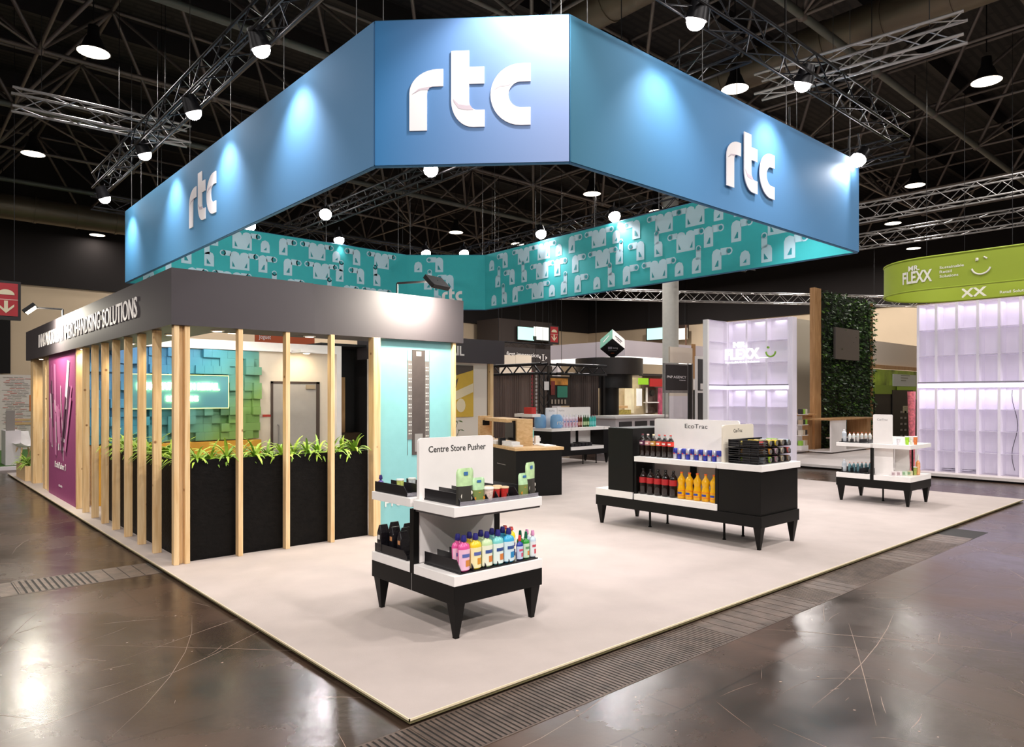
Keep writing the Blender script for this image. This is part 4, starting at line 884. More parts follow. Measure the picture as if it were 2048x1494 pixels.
pr = soda('#c9cfd6', '#b8c2cc', '#e8e8ea', .20, .035, .05, name='water_bottle'); row(pr, [((K0+.1, L1-.09, .962), 'clear water bottle on the upper left shelf of the right display', None), ((K0+.1, L1-.09, .472), 'clear water bottle on the base left shelf of the right display', None)])
for sh, z, cc in (('upper', .962, ('#e8e2dc', '#d8603c')), ('base', .472, ('#6a8f98', '#d8683c'))):
    pr = soda(cc[0], '#dfe6e2' if sh == 'upper' else '#5f8690', cc[1], .15, .024, .05, name='sauce_bottle')
    row(pr, [((K0+.12+.055*i, L1-.17-.042*i, z), f'small bottle with an orange cap, {ORD[i]} from left, {sh} shelf of right display', f'small orange capped bottles on the {sh} shelf') for i in range(6)]) 
for i, (c, y) in enumerate((('#ece8ee', 1.10), ('#a8dc3c', 1.00), ('#efe9e4', .965), ('#e8874a', .93))):
    pr = cup(c, '#f2f0ee', .13 if i else .10, .03, 'jar'); row(pr, [((K0+.08+.07*i, y, .951), ['white box cup', 'lime green jar', 'pale jar', 'orange jar'][i]+' on the right upper shelf of the right display', 'jars on the right display')])
pr = cleaner('#e89a5a', '#f2efe8', '#e9b080', ('#e89a5a', '#e89a5a'), .32, .035, .03, .012, .09, 'pump_bottle'); row(pr, [((K0+.52, L0+.07, .461), 'tall orange pump bottle behind the lower shelf of the right display', None)])
for i in range(4):
    t = thing('small_carton', ORD[i]+' pale carton from the left on the right display base', 'carton', (K0+.07+.09*i, 1.16-.045*i, .461), group='pale cartons on the right display base')
    x, y = K0+.07+.09*i, 1.16-.045*i; MB().box(x-.035, x+.035, y-.03, y+.03, .461, .531).build('box', M(('#e9dfe0', '#e9dfe0', '#cfe0c8', '#d8d0a8')[i], .5), t, .002); MB().box(x-.036, x-.0352, y-.02, y+.02, .475, .515).build('print', M('#b8a0a4' if i < 2 else '#8fb08a', .5), t)
pr = cup('#a3ae5a', '#d8dccc', .13, .04, 'tin'); row(pr, [((K0+.45, 1.0, .461), 'olive striped tin on the right display base', None)])
# ================================================================== WOOD-TOPPED COUNTER AND BACK GONDOLA
a = atD(1030, 903, 11.9); b_ = atD(1128, 903, 12.25); c = atD(996, 884, 14.6)
ang = math.atan2(b_.y-a.y, b_.x-a.x); Wd = .92; Dp = 2.75
t = thing('demo_counter', 'black demo counter with a pale oak top and a wooden arch on it', 'counter', (a.x, a.y, 0), ang)
cw = Matrix.Translation((a.x, a.y, 0)) @ Matrix.Rotation(ang, 4, 'Z')
def cb(name, x0, x1, y0, y1, z0, z1, mat, parent, bev=0):
    m = MB().box(x0, x1, y0, y1, z0, z1); m.v = [tuple(cw @ Vector(p)) for p in m.v]; return m.build(name, mat, parent, bev)
cb('body', .03, Wd-.03, .03, Dp-.03, .0, .78, BLACK, t); cb('top', 0, Wd, 0, Dp, .78, .83, OAK, t, .006); cb('side_rail', .026, .03, .5, .9, .50, .51, SILVER, t)
arch = thing('wooden_arch', 'pale oak portal stand with a black screen on the demo counter', 'display stand', tuple(cw @ Vector((.35, .6, .83))))
cb('leg', .25, .55, .50, .62, .83, 1.30, OAK, arch); cb('leg', -.02+.03, .25, 1.75, 1.87, .83, 1.33, OAK, arch); cb('beam', .10, .50, .62, 1.80, 1.24, 1.30, OAK, arch); cb('screen', .20, .245, .56, .95, .92, 1.27, M('#0b0a0b', .2), arch)
cb('small_print', .06, .2, 1.745, 1.749, 1.15, 1.25, BLACK, arch)
for i, (x, y, w_, d_, h_) in enumerate(((.06, .25, .20, .5, .03), (.08, .35, .16, .45, .05), (.62, .15, .22, .35, .02), (.05, 1.0, .18, .4, .06), (.1, 1.6, .15, .3, .09), (.62, .6, .18, .3, .02), (.66, .62, .08, .08, .16))):
    o = cb('white_sample', x, x+w_, y, y+d_, .831 if i != 1 else .862, (.831 if i != 1 else .862)+h_, WHITE, None, .004); tag(o, ['flat white strip sample nearest the counter corner', 'second white strip sample stacked on the nearest one', 'flat white tray sample right of the wooden arch', 'white sample block in the middle of the oak top', 'white sample box at the far end of the oak top', 'thin white plate behind the right tray sample', 'small upright white box right of the arch'][i], 'sample')
o = cb('black_scanner', .05, .16, .80, .92, .831, .96, BLACKMET, None, .01); tag(o, 'small black angled device on the oak counter top', 'device')
# back gondola
Q0, Q1, R0, R1 = 9.85, 11.95, 8.85, 9.7
t = thing('display_unit', 'far drinks gondola with bottles and white header boards behind the oak counter', 'display unit', (10.9, 9.3, 0))
MB().box(Q0, Q1, R0, R1, .25, .38).build('plinth', BLACK, t); xm = onY(1141, 850, R0).x; xe = onY(1207, 850, R0).x
MB().box(Q0, xm, R0, R1, .38, .86).build('end_cabinet', BLACK, t); MB().box(xe, Q1, R0, R1, .38, .86).build('end_cabinet', BLACK, t); MB().box(Q0-.01, xm, R0-.01, R1, .86, .93).build('counter_top', WHITE, t)
MB().box(xm+.02, xe, R0-.01, R0+.45, .86, .93).build('upper_shelf', WHITE, t); MB().box(xe+.02, Q1, R0-.01, R1, .86, .93).build('counter_top', WHITE, t); MB().box(xm+.01, xe, R0-.01, R0+.45, .38, .46).build('base_shelf', WHITE, t)
MB().box(xm, xe, R0+.45, R0+.48, .46, .86).build('back_panel', WHITEB, t); MB().box((xm+xe)/2+.05, (xm+xe)/2+.1, R0+.40, R0+.449, .46, .86).build('upright', BLACK, t)
rboard(t, 'header_board', Q0+.25, xm-.02, R0+.45, R0+.48, .93, 1.42); rboard(t, 'header_board', xm, xe, R0+.45, R0+.48, .93, 1.43)
for a_, b2, i, j in ((Q0, R0, 1, 1), (Q1, R0, -1, 1), (Q0, R1, 1, -1), (Q1, R1, -1, -1)): leg(t, a_, b2, i, j)
slimleg(t, 11.1, R0+.15); slimleg(t, 11.6, R0+.15); 
text('header_lettering', 'OmniTrac', ((Q0+.25+xm)/2, R0+.449, 1.33), X_, Z_, .035, M('#9a9494', .6), t, width=.2, ext=.001); text('header_lettering', 'PushTrac', (xm+.15, R0+.449, 1.33), X_, Z_, .035, M('#9a9494', .6), t, width=.2, ext=.001)
n = 0
for i in range(13):
    x = xm+.09+i*(xe-xm-.13)/12.5; c1, c2, cp = (('#3a2016', '#7a4a2a', '#2a1a14'),)[0] if i < 3 else (('#3f4a1c', '#d8cf9a', '#2c3a18') if i < 5 else (('#6a2420', '#c8a08a', '#3a1a16') if i < 7 else (('#2f5a2c', '#b9d0a0', '#1f4a24') if i < 10 else ('#3fb8b0', '#7ad0d0', '#c8364a'))))
    if i == 7: x += .02
    pr = soda(c1, c2, cp, .20 if i < 3 else .30, .03, 0, name='wine_bottle', lz=(.15, .45)); row(pr, [((x, R0+.22, .931), f'bottle {ORD[i]} from the left on the far gondola, {["brown","brown","brown","olive","olive","red brown","red brown","green","green","green","turquoise","turquoise","turquoise"][i]}', 'bottles on the far gondola shelf')])
for i in range(5):
    pr = cleaner('#e6dde6', '#f4f0f4', '#d8c0d0', ('#c87090', '#8090c0'), .33, .045, .035, .018, .05, 'white_bottle'); row(pr, [((Q0+.62+i*.11, R0+.2, .931), f'white cleaning bottle, {ORD[i]} from the left on the far gondola', 'white bottles on the far gondola')])
t = thing('blue_pack', 'light blue wrapped pack printed rtc at the left end of the far gondola', 'pack', (Q0+.35, R0+.2, .931)); MB().lathe([(.8, 0), (1, .03), (1.02, .16), (.95, .28), (.6, .33)], (Q0+.36, R0+.2, .931), 16, .17, .13).build('pack', M('#7fb0dc', .35), t); text('print', 'rtc', (Q0+.36, R0+.068, 1.02), X_, Z_, .11, TEXTW, t, width=.22, ext=.004)
t = thing('blue_pack', 'light blue wrapped pack farther left, partly behind the wooden arch', 'pack', (Q0+.1, R0+.5, .931)); MB().lathe([(.8, 0), (1, .03), (1.02, .16), (.95, .28), (.6, .33)], (Q0+.1, R0+.5, .931), 16, .16, .13).build('pack', M('#7fb0dc', .35), t)
for i in range(6): tag(MB().box(xm+.06+i*.13, xm+.17+i*.13, R0+.03, R0+.35, .461, .53+.02*(i > 2)).build('black_pusher_box', TR), ORD[i]+' black pusher box from the left on the far gondola base shelf', 'tray', 'black pusher boxes on the far base shelf')
# small white end shelves left of the counter
t = thing('white_rack', 'narrow white shelf rack glimpsed between the timber end post and the oak counter', 'rack', (8.9, 9.0, 0)); MB().box(8.7, 8.95, 8.3, 8.9, .70, .78).box(8.7, 8.95, 8.3, 8.9, 1.24, 1.31).build('shelf', WHITE, t); MB().box(8.84, 8.88, 8.86, 8.9, 0, 1.24).build('upright', BLACK, t)
tag(MB().box(8.72, 8.86, 8.35, 8.6, 1.31, 1.46).build('red_box', M('#c8322c', .5)), 'small red box on the upper shelf of the narrow white rack', 'box'); tag(MB().box(8.72, 8.84, 8.4, 8.55, .78, .95).build('mint_box', M('#8fd0c0', .5)), 'small mint green box on the lower shelf of the narrow white rack', 'box')
# ================================================================== BACKLIT SHELF STAND ON THE RIGHT
LIL = M('#dcd4e0', .5, name='milky_lilac_plastic', var=.05, vscale=1.5, emit=.2); LIL2 = M('#efe8f8', .3, name='clear_plastic_shelf', alpha=.45)
LED = M('#f6efff', .5, name='led_strip', emit=1.2)
XS = 15.15; PZ = .06
struct('floor_neighbour', MB().box(14.75, 24, -4, 9.2, -.0, PZ), M('#d9d0cc', .6, var=.04)); struct('trim_8', MB().box(14.85, 24, -4, 9.15, HF, -.0005), M('#2a2526', .7))
def shelfwall(t, along, pts, fixed, z0, zm, z1, rows_lo, rows_hi, depth):
    """pts: divider positions along the axis; fixed: coordinate of the front plane"""
    def bx(p0, p1, d0, d1, za, zb, m, nm):
        if along == 'y': MB().box(fixed+d0, fixed+d1, min(p0, p1), max(p0, p1), za, zb).build(nm, m, t)
        else: MB().box(min(p0, p1), max(p0, p1), fixed+d0, fixed+d1, za, zb).build(nm, m, t)
    bx(pts[0], pts[-1], depth, depth+.04, z0, z1, LIL, 'back_panel')
    for p in pts: bx(p-.025, p+.025, 0, depth, z0, z1, LIL, 'divider')
    for k in range(rows_lo+1):
        z = z0+(zm-z0)*k/rows_lo; bx(pts[0], pts[-1], .01, depth, z-.006, z+.006, LIL2, 'shelf')
    for k in range(1, rows_hi+1):
        z = zm+.14+(z1-zm-.14)*k/rows_hi; bx(pts[0], pts[-1], .01, depth, z-.006, z+.006, LIL2, 'shelf')
    bx(pts[0], pts[-1], -.012, .03, zm+.01, zm+.10, LED, 'light_strip'); bx(pts[0], pts[-1], -.02, .0, zm+.11, zm+.14, M('#8f8a98', .5), 'seam')
    for a_, b2 in zip(pts[:-1], pts[1:]):
        if along == 'y': area(t, (fixed+depth*.55, (a_+b2)/2, zm-.03), (fixed+depth*.6, (a_+b2)/2, 0), 1.2, .3, .3, (.9, .86, 1)); area(t, (fixed+depth*.55, (a_+b2)/2, z1-.05), (fixed+depth*.7, (a_+b2)/2, 0), .8, .3, .3, (.92, .88, 1))
pxs = (1836, 1872, 1913, 1955, 1998, 2041, 2086, 2130)
t = thing('shelf_wall', 'wide lilac white backlit wall of square shelf cells at the right edge', 'shelf wall', (XS, 0, PZ))
pts = [onX(p, 900, XS).y for p in pxs]; shelfwall(t, 'y', pts, XS, PZ, 1.88, onX(1836, 611, XS).z, 4, 3, .42)
CABM = M('#3a3440', .5, name='black_cable')
for i, (k, col) in enumerate(((1, 0), (2, 0), (4, 0))):
    y = (pts[k]+pts[k+1])/2; m = MB()
    if i < 2: m.tube([(XS+.2+.1*math.cos(a*.7), y+.15*math.sin(a*.7), PZ+.02+.012*a/3) for a in range(18)], .005, 5)
    else: m.tube([(XS+.38, y+.05*math.sin(z*5), PZ+.1+z) for z in [q*.12 for q in range(15)]], .006, 5)
    tag(m.build('cable', CABM), ['coiled black cable on the bottom of the second shelf column', 'coiled black cable on the bottom of the third shelf column', 'black cable hanging down inside the fifth shelf column'][i], 'cable')
t = thing('shelf_wall', 'corner shaped lilac white shelf wall carrying white letters MR. FLEXX', 'shelf wall', (XS, 6, PZ))
pts = [onX(p, 900, XS).y for p in (1577, 1532.7, 1493, 1456)]; YC = pts[-1]; ztop = onX(1577, 633.5, XS).z
shelfwall(t, 'y', pts, XS, PZ, 1.88, ztop, 4, 3, .20)
MB().box(XS, XS+.24, pts[0]-.10, pts[0]-.03, PZ, ztop).build('end_panel', LIL, t)
x1 = onY(1418, 700, YC).x; shelfwall(t, 'x', [x1, XS-.03], YC, PZ, 1.88, ztop, 4, 3, .10); MB().box(x1-.10, x1-.03, YC-.02, YC+.12, PZ, ztop).build('white_end_post', M('#fbf8f6', .5), t)
sg = thing('letter_sign', 'white raised letters MR. FLEXX with a small green smile on the shelf wall', 'sign', (XS-.05, 6.2, 2.8))
def yx(px, X=XS-.06): return onX(px, 700, X).y
def zx(py, px, X=XS-.06): return onX(px, py, X).z
LET = M('#ffffff', .5, name='lit_letter', emit=.55)
text('lettering', 'MR.', (XS-.06, yx(1481), zx(694.5, 1481)), -Y_, Z_, .14, LET, sg, width=yx(1468)-yx(1495), ext=.05, bold=.035)
text('lettering', 'FLEXX', (XS-.06, yx(1485), zx(718, 1485)), -Y_, Z_, .27, LET, sg, width=yx(1451)-yx(1519), ext=.05, bold=.035); text('lettering', 'Sustainable Retail Solutions', (XS-.06, yx(1485), zx(726, 1485)), -Y_, Z_, .055, LET, sg, width=yx(1451)-yx(1519), ext=.04)
m = MB(); cy_, cz_ = yx(1541), zx(703, 1541)
m.tube([(XS-.05, cy_+.13*math.cos(R(a)), cz_+.13*math.sin(R(a))) for a in range(180, 361, 20)], .022, 6); m.cyl((XS-.07, cy_+.07, cz_+.11), (XS-.03, cy_+.07, cz_+.11), .03, 10); m.build('smile', M('#8fc23c', .5), sg)
MB().tube([(XS-.05, yx(1519), zx(715, 1530)), (XS-.05, yx(1536), zx(715, 1536))], .012, 6).build('bracket_rail', LET, sg)
# green ring banner
GZ0, GZ1 = 3.93, 4.60; CXg, CYg, RG = 15.4, 2.15, 1.22
def ringpath(s, rr=RG):
    """arc length along the outside, 0 at the leftmost point of the round end, growing along the front face towards -y"""
    q = rr*math.pi/2
    if s < 0: a = math.pi/2-s/rr; a = min(a, math.pi*1.0); th = math.pi/2+(-s/rr); return (CXg+rr*math.cos(th), CYg+rr*math.sin(th))
    if s <= q: th = math.pi/2+s/rr; return (CXg+rr*math.cos(th), CYg+rr*math.sin(th))
    return (CXg-rr, CYg-(s-q))
t = thing('ring_banner', 'lime green rounded hanging banner printed MR. FLEXX with a winking smile', 'banner', (CXg, CYg, GZ0))
path = [(CXg+RG, CYg-6), (CXg+RG, CYg)]+[(CXg+RG*math.cos(R(a)), CYg+RG*math.sin(R(a))) for a in range(10, 180, 10)]+[(CXg-RG, CYg), (CXg-RG, CYg-6)]
def ringsurf(off, z0, z1, nm, mat):
    m = MB(); V = []
    for (x, y) in path:
        if y <= CYg: p = (x+off*(1 if x > CXg else -1), y)
        else: k = (RG+off)/RG; p = (CXg+(x-CXg)*k, CYg+(y-CYg)*k)
        V += [(p[0], p[1], z0), (p[0], p[1], z1)]
    m.add(V, [(2*i, 2*i+2, 2*i+3, 2*i+1) for i in range(len(path)-1)], True); return m.build(nm, mat, t)
LIME = M('#93a52c', .7, name='lime_fabric', var=.06, vscale=1)
ringsurf(0, GZ0, GZ1, 'outer_fabric', LIME); ringsurf(-.03, GZ0, GZ1, 'inner_fabric', LIME)
m = MB(); 
for z in (GZ0, GZ1): m.tube([(x, y, z) for x, y in path], .02, 6)
m.build('frame_tube', LIME, t)
m = MB()
for y in (CYg-4, CYg-1.5, CYg): 
    for sx in (-RG, RG): m.cyl((CXg+sx, y, GZ1), (CXg+sx, y, 8.7), .006, 4)
m.build('suspension_wire', BLACKMET, t)
def bent(name, body, s0, s1, z, h, inner=False, mat=None):
    o = text(name, body, (0, 0, 0), X_, Z_, h, mat or M('#e4e2d4', .6, name='pale_print'), None, width=s1-s0, align='l', ext=.0, bold=.03 if h > .08 else .01)
    for v in o.data.vertices:
        s, zz = v.co.x+s0, v.co.z+z
        if inner: x, y = CXg+RG-.034, CYg+.9-s
        else: x, y = ringpath(s, RG+.012)
        v.co = (x, y, zz)
    attach(o, t); return o
def sOf(px):     # arc length on the front whose image column is px
    best = min((abs((lambda X, Y: 1024+FPX*((X-CAM[0])*SX-(Y-CAM[1])*CX_)/((X-CAM[0])*CX_+(Y-CAM[1])*SX))(*ringpath(i*.02, RG))-px), i*.02) for i in range(20, 300)); return best[1]
bent('lettering', 'MR.', sOf(1819), sOf(1841), 4.36, .10); bent('lettering', 'FLEXX', sOf(1807), sOf(1867), 4.10, .24)
for i, w_ in enumerate(('Sustainable', 'Retail', 'Solutions')): bent('lettering', w_, sOf(1882), sOf((1930, 1905, 1920)[i]), 4.32-.09*i, .055)
m = MB(); sc = sOf(1966); hs = (sOf(1985)-sOf(1947))/2
m.tube([(*ringpath(sc+hs*math.cos(R(a)), RG+.015), 4.27+.15*math.sin(R(a))) for a in range(190, 351, 16)], .018, 6)
m.cyl((*ringpath(sc-hs*.5, RG+.02), 4.42), (*ringpath(sc-hs*.5, RG), 4.42), .035, 10); m.tube([(*ringpath(sc+hs*.3, RG+.015), 4.46), (*ringpath(sc+hs*.65, RG+.015), 4.42)], .016, 6)
m.build('smile', M('#e4e2d4', .6, name='pale_print'), t)
bent('lettering', 'FLEXX', .35, 1.35, 3.99, .2, True); bent('lettering', 'Retail Solutions', 1.6, 2.2, 4.0, .06, True)
spot(t, (12.6, 1.0, 7.0), (14.4, 1.2, 4.3), 160, 70, .8)
# plant wall
GYp = 6.75
pw = thing('plant_wall', 'tall wall covered in dark green leaves with an oak side and a grey screen', 'plant wall', (20, GYp, 0))
x0_ = onY(1641, 700, GYp).x; x1_ = onY(1743, 700, GYp).x; zt = onY(1641, 581, GYp).z; xl_ = onY(1628, 700, GYp).x
MB().box(x0_, x1_, GYp+.05, GYp+.12, HF, zt).build('core', M('#182010', .9), pw); MB().box(xl_, x0_, GYp-.02, GYp+.13, HF, zt+.05).build('oak_side', OAKV, pw); MB().box(x1_, x1_+.12, GYp, GYp+.13, HF, zt-.05).build('oak_side', OAKV, pw)
rnd = random.Random(9); m = MB()
for i in range(5200):
    x = rnd.uniform(x0_, x1_+.05); z = rnd.uniform(0, zt); y = GYp+rnd.uniform(-.12, .04); L_ = rnd.uniform(.07, .16); a_ = rnd.uniform(0, 6.28); e = rnd.uniform(-.9, .3)
    d = Vector((math.cos(a_)*.8, -abs(rnd.uniform(.2, 1)), e)).normalized(); s_ = d.cross(Vector((rnd.uniform(-1, 1), rnd.uniform(-1, 1), rnd.uniform(-1, 1)))).normalized()*L_*.22; p = Vector((x, y, z))
    m.add([p, p+d*L_*.5+s_, p+d*L_, p+d*L_*.5-s_], [(0, 1, 2, 3)], False, 0 if rnd.random() < .6 else (1 if rnd.random() < .8 else 2))
o = m.build('leaves', [M('#1f3512', .5), M('#34521e', .45), M('#5d8034', .45)], pw); o['kind'] = 'stuff'
xa, xb = onY(1670, 690, GYp-.2).x, onY(1717.5, 690, GYp-.2).x; za, zb = onY(1670, 718, GYp-.2).z, onY(1670, 654, GYp-.2).z
tag(MB().box(xa, xb, GYp-.22, GYp-.15, za, zb).build('wall_screen', M('#57514d', .25, name='grey_screen'), None, .004), 'square grey switched-off screen mounted on the plant wall', 'screen')
# ---- flat backgrounds placed on planes
def ypanel(name, label, cat, x0, y0, x1, y1, Y, mat, th=.05, parent=None, group=None, bev=0):
    A, B = onY(x0, y0, Y), onY(x1, y0, Y); D = onY(x0, y1, Y)
    o = MB().box(min(A.x, B.x), max(A.x, B.x), Y, Y+th, min(A.z, D.z), max(A.z, D.z)).build(name, mat, parent, bev)
    return o if parent else tag(o, label, cat, group)
def xpanel(name, label, cat, x0, y0, x1, y1, X, mat, th=.05, parent=None, group=None):
    A, B = onX(x0, y0, X), onX(x1, y0, X); D = onX(x0, y1, X)
    o = MB().box(X, X+th, min(A.y, B.y), max(A.y, B.y), min(A.z, D.z), max(A.z, D.z)).build(name, mat, parent)
    return o if parent else tag(o, label, cat, group)
ypanel('cream_partition', 'tall cream partition left of the oak pillar', 'partition', 1588, 636, 1622, 905, 8.2, M('#e6d9c2', .7), .08)
# slim shop counters
def smallcounter(x0, y0, x1, y1, Y, label, acr, goods):
    t = thing('sample_counter', label, 'counter', tuple(onY((x0+x1)/2, y1, Y)))
    A, B = onY(x0, y0, Y), onY(x1, y0, Y); z = A.z; xm_ = A.x+(B.x-A.x)*.34
    MB().box(A.x-.15, B.x+.1, Y-.05, Y+.7, z-.04, z).build('top', OAKV, t); MB().box(A.x, xm_, Y, Y+.05, PZ+.08, z-.04).build('front_panel', WHITEB, t); MB().box(B.x-.3, B.x, Y+.05, Y+.65, PZ, z-.04).build('oak_side', OAKV, t)
    MB().box(A.x, B.x, Y, Y+.65, PZ+.04, PZ+.08).build('bottom_shelf', WHITEB, t); MB().box(xm_, B.x-.3, Y+.3, Y+.6, z-.62, z-.58).build('shelf', WHITEB, t)
    return t, A, B, z, xm_
t, A, B, z, xm_ = smallcounter(1663, 838, 1745, 915, 5.9, 'white and oak sample counter in front of the plant wall', 0, 0)
for i in range(6): tag(MB().lathe([(.03, 0), (.03, .15), (.015, .18), (.015, .22)], (xm_+.08+i*.09, 5.9+.4, z-.58), 10).build('sample_bottle', M(('#d86a3c', '#e8e0d4', '#8fa8a0')[i % 3], .4)), ORD[i]+' small bottle on the shelf of the white and oak counter', 'bottle', 'bottles in the sample counter')
t, A, B, z, xm_ = smallcounter(1592, 829, 1628, 915, 6.6, 'narrow oak and clear sample counter beside the oak pillar', 0, 0)
tag(MB().box(A.x+.05, A.x+.32, 6.8, 6.86, z, z+.42).build('brown_picture', M('#8a7258', .6, var=.3, vscale=12)), 'small brown picture card standing on the narrow sample counter', 'card')
for r_ in range(4):
    for i in range(3): tag(MB().box(A.x+.02+i*.13, A.x+.12+i*.13, 6.45, 6.55, .3+r_*.3, .44+r_*.3).build('sample_pack', M(('#9ad04a', '#e4dccb', '#cdb89a', '#3a3434')[(i+r_) % 4], .5)), f'small pack, row {ORD[r_]} from the bottom, {ORD[i]} from the left, narrow counter front', 'pack', 'packs on the narrow counter front')
MB().box(A.x, A.x+.42, 6.44, 6.599, PZ+.1, .298).box(A.x, A.x+.42, 6.44, 6.599, .58, .598).box(A.x, A.x+.42, 6.44, 6.599, .88, .898).box(A.x, A.x+.42, 6.44, 6.599, 1.18, 1.198).build('rack_shelf', WHITEB, t)
# booth between plant wall and right shelf
bx = 22.0; t = thing('neighbour_booth_wall', 'green leaf patterned booth wall with a black menu panel behind the right display', 'booth wall', (22, 5, 0))
def yp(nm, x0, y0, x1, y1, Y, mat, th=.05): return ypanel(nm, '', '', x0, y0, x1, y1, Y, mat, th, t)
yp('white_panel', 1738, 680, 1840, 730, 8.6, M('#ddd0c0', .6)); yp('oak_beam', 1738, 728, 1840, 736, 8.55, OAKV); yp('leaf_print', 1738, 737, 1840, 800, 8.56, M('#8aa32c', .6, var=.6, vscale=1.5)); yp('speech_bubble', 1786, 748, 1832, 772, 8.52, M('#c9cfca', .6), .02)
yp('lime_band', 1795, 773, 1832, 780, 8.5, M('#9cc22c', .6), .02); yp('black_panel', 1750, 788, 1787, 850, 8.5, M('#14110f', .6), .02); yp('black_panel', 1785, 780, 1826, 890, 8.46, M('#17120f', .6), .02); yp('lower_wall', 1738, 800, 1840, 905, 8.57, M('#3a3424', .6))
yp('lime_box', 1750, 770, 1785, 788, 8.48, M('#7f9a24', .6), .02)
for i in range(5):
    for j in range(3): yp('white_icon', 1801+j*8, 822+i*12, 1805+j*8, 826+i*12, 8.45, M('#8f8a84', .5), .008)
for i, wd in enumerate((18, 14, 10)): yp('white_text', 1802, 750+i*5, 1802+wd, 751.5+i*5, 8.515, M('#77806e', .5), .004)
yp('flower_print', 1806, 812, 1820, 826, 8.45, M('#b0a98a', .5, var=.5, vscale=20), .008)
tag(MB().cyl(onX(1825, 946, 14.95), onX(1823, 783, 14.95), .05, 4, .09).build('printed_strip', M('#d8707a', .6, var=.4, vscale=18)), 'narrow red and white printed strip left of the right shelf wall', 'strip')
# ================================================================== CENTRAL BACKGROUND
GREYF = M('#e0d5dc', .6, name='light_grey_fascia')
c0 = atD(1250, 700, 26); cx0, cy0 = c0.x, c0.y; zt = EYE+113/FPX*26; zm_ = EYE+81/FPX*26; zb = EYE+68/FPX*26
yl = onX(1101, 700, cx0).y; xr_ = cx0+6
t = thing('canopy_fascia', 'long light grey canopy fascia with a glowing white underside band', 'canopy', (cx0, cy0, zb))
MB().box(cx0, cx0+.3, cy0, yl, zm_, zt).box(cx0+.3, xr_, cy0, cy0+.3, zm_, zt).build('grey_band', GREYF, t); MB().box(cx0+.02, cx0+.3, cy0+.02, yl, zb, zm_).box(cx0+.3, xr_, cy0+.02, cy0+.3, zb, zm_).build('light_band', M('#fff8ee', .5, emit=1.6), t)
MB().box(cx0+.1, cx0+.3, yl-.3, yl, HF, zb).box(xr_-.2, xr_, cy0+.1, cy0+.3, HF, zb).build('post', WHITEP, t)
# white round column
cc = atD(1341, 700, 24); o = MB().cyl((cc.x, cc.y, HF), (cc.x, cc.y, 11.6), .27, 28, caps=False).build('column_1', M('#c9c8c0', .6, name='pale_column', var=.04)); o['kind'] = 'structure'
# black drum with rotated cube
dc = atD(1218, 730, 24.5); zd0 = EYE+43/FPX*24.5; zd1 = EYE+75/FPX*24.5
t = thing('bar_canopy', 'big black round drum canopy over a bar on a thick black stem', 'canopy', (dc.x, dc.y, HF)); MB().cyl((dc.x, dc.y, zd0), (dc.x, dc.y, zd1), 1.16, 40).build('drum', M('#2e2623', .5, name='dark_drum'), t); MB().cyl((dc.x, dc.y, HF), (dc.x, dc.y, zd0), .34, 20).cyl((dc.x, dc.y, zd0-.45), (dc.x, dc.y, zd0), .8, 24).build('stem', M('#14100f', .5), t)
MB().cyl((dc.x, dc.y, HF), (dc.x, dc.y, 1.0), 1.0, 30).build('bar_counter', M('#2a2220', .5), t)
qc = atD(1225, 690, 24.0); 
E1 = .27*24/24
vd = Vector((qc.x-CAM[0], qc.y-CAM[1], 0)).normalized(); rt = Vector((vd.y, -vd.x, 0)); n_ = (-vd*math.cos(R(37))-Z_*math.sin(R(37))).normalized(); up = rt.cross(n_).normalized()*-1
if up.z < 0: up = -up
a_ = (rt+up).normalized(); b2 = (up-rt).normalized(); hh = .29
t = thing('advertising_cube', 'black, green and white cube standing on one corner above the drum', 'sign', tuple(qc)); cc3 = Vector(qc)+Vector((0, 0, .03))
MB().obox(cc3, a_, b2, n_, hh, hh, hh).build('cube', WHITE, t); MB().obox(cc3+n_*(hh+.003), a_, b2, n_, hh*.995, hh*.995, .003).build('black_face', M('#141112', .4), t)
MB().obox(cc3+b2*(hh+.003), a_, n_, b2, hh*.99, hh*.99, .003).build('green_face', M('#2f9a7c', .5), t)
MB().obox(cc3+b2*(hh+.008), (a_-n_*.4).normalized(), (n_+a_*.4).normalized(), b2, .15, .03, .002).build('white_mark', TEXTW, t); MB().obox(cc3+a_*(hh+.006), b2, n_, a_, .16, .03, .002).obox(cc3+a_*(hh+.006)+n_*.12, b2, n_, a_, .1, .02, .002).build('dark_mark', M('#5a4a50', .5), t)
cf = cc3+n_*(hh+.01); MB().obox(cf-rt*.08+up*.04, rt, up, n_, .07, .045, .002).build('grey_mark', M('#a9a3b0', .5), t); text('lettering', 'living', cf+rt*.1+up*.01, rt, up, .06, TEXTW, t, width=.15); text('lettering', 'PARTNERS', cf-up*.08, rt, up, .03, M('#8f8a88', .5), t, width=.28); MB().obox(cf-up*.17, rt, up, n_, .06, .012, .002).build('orange_mark', M('#a8542c', .5), t)
MB().cyl((qc.x, qc.y, zd1), (qc.x, qc.y, cc3.z-hh*1.2), .03, 8).build('rod', BLACKMET, t)
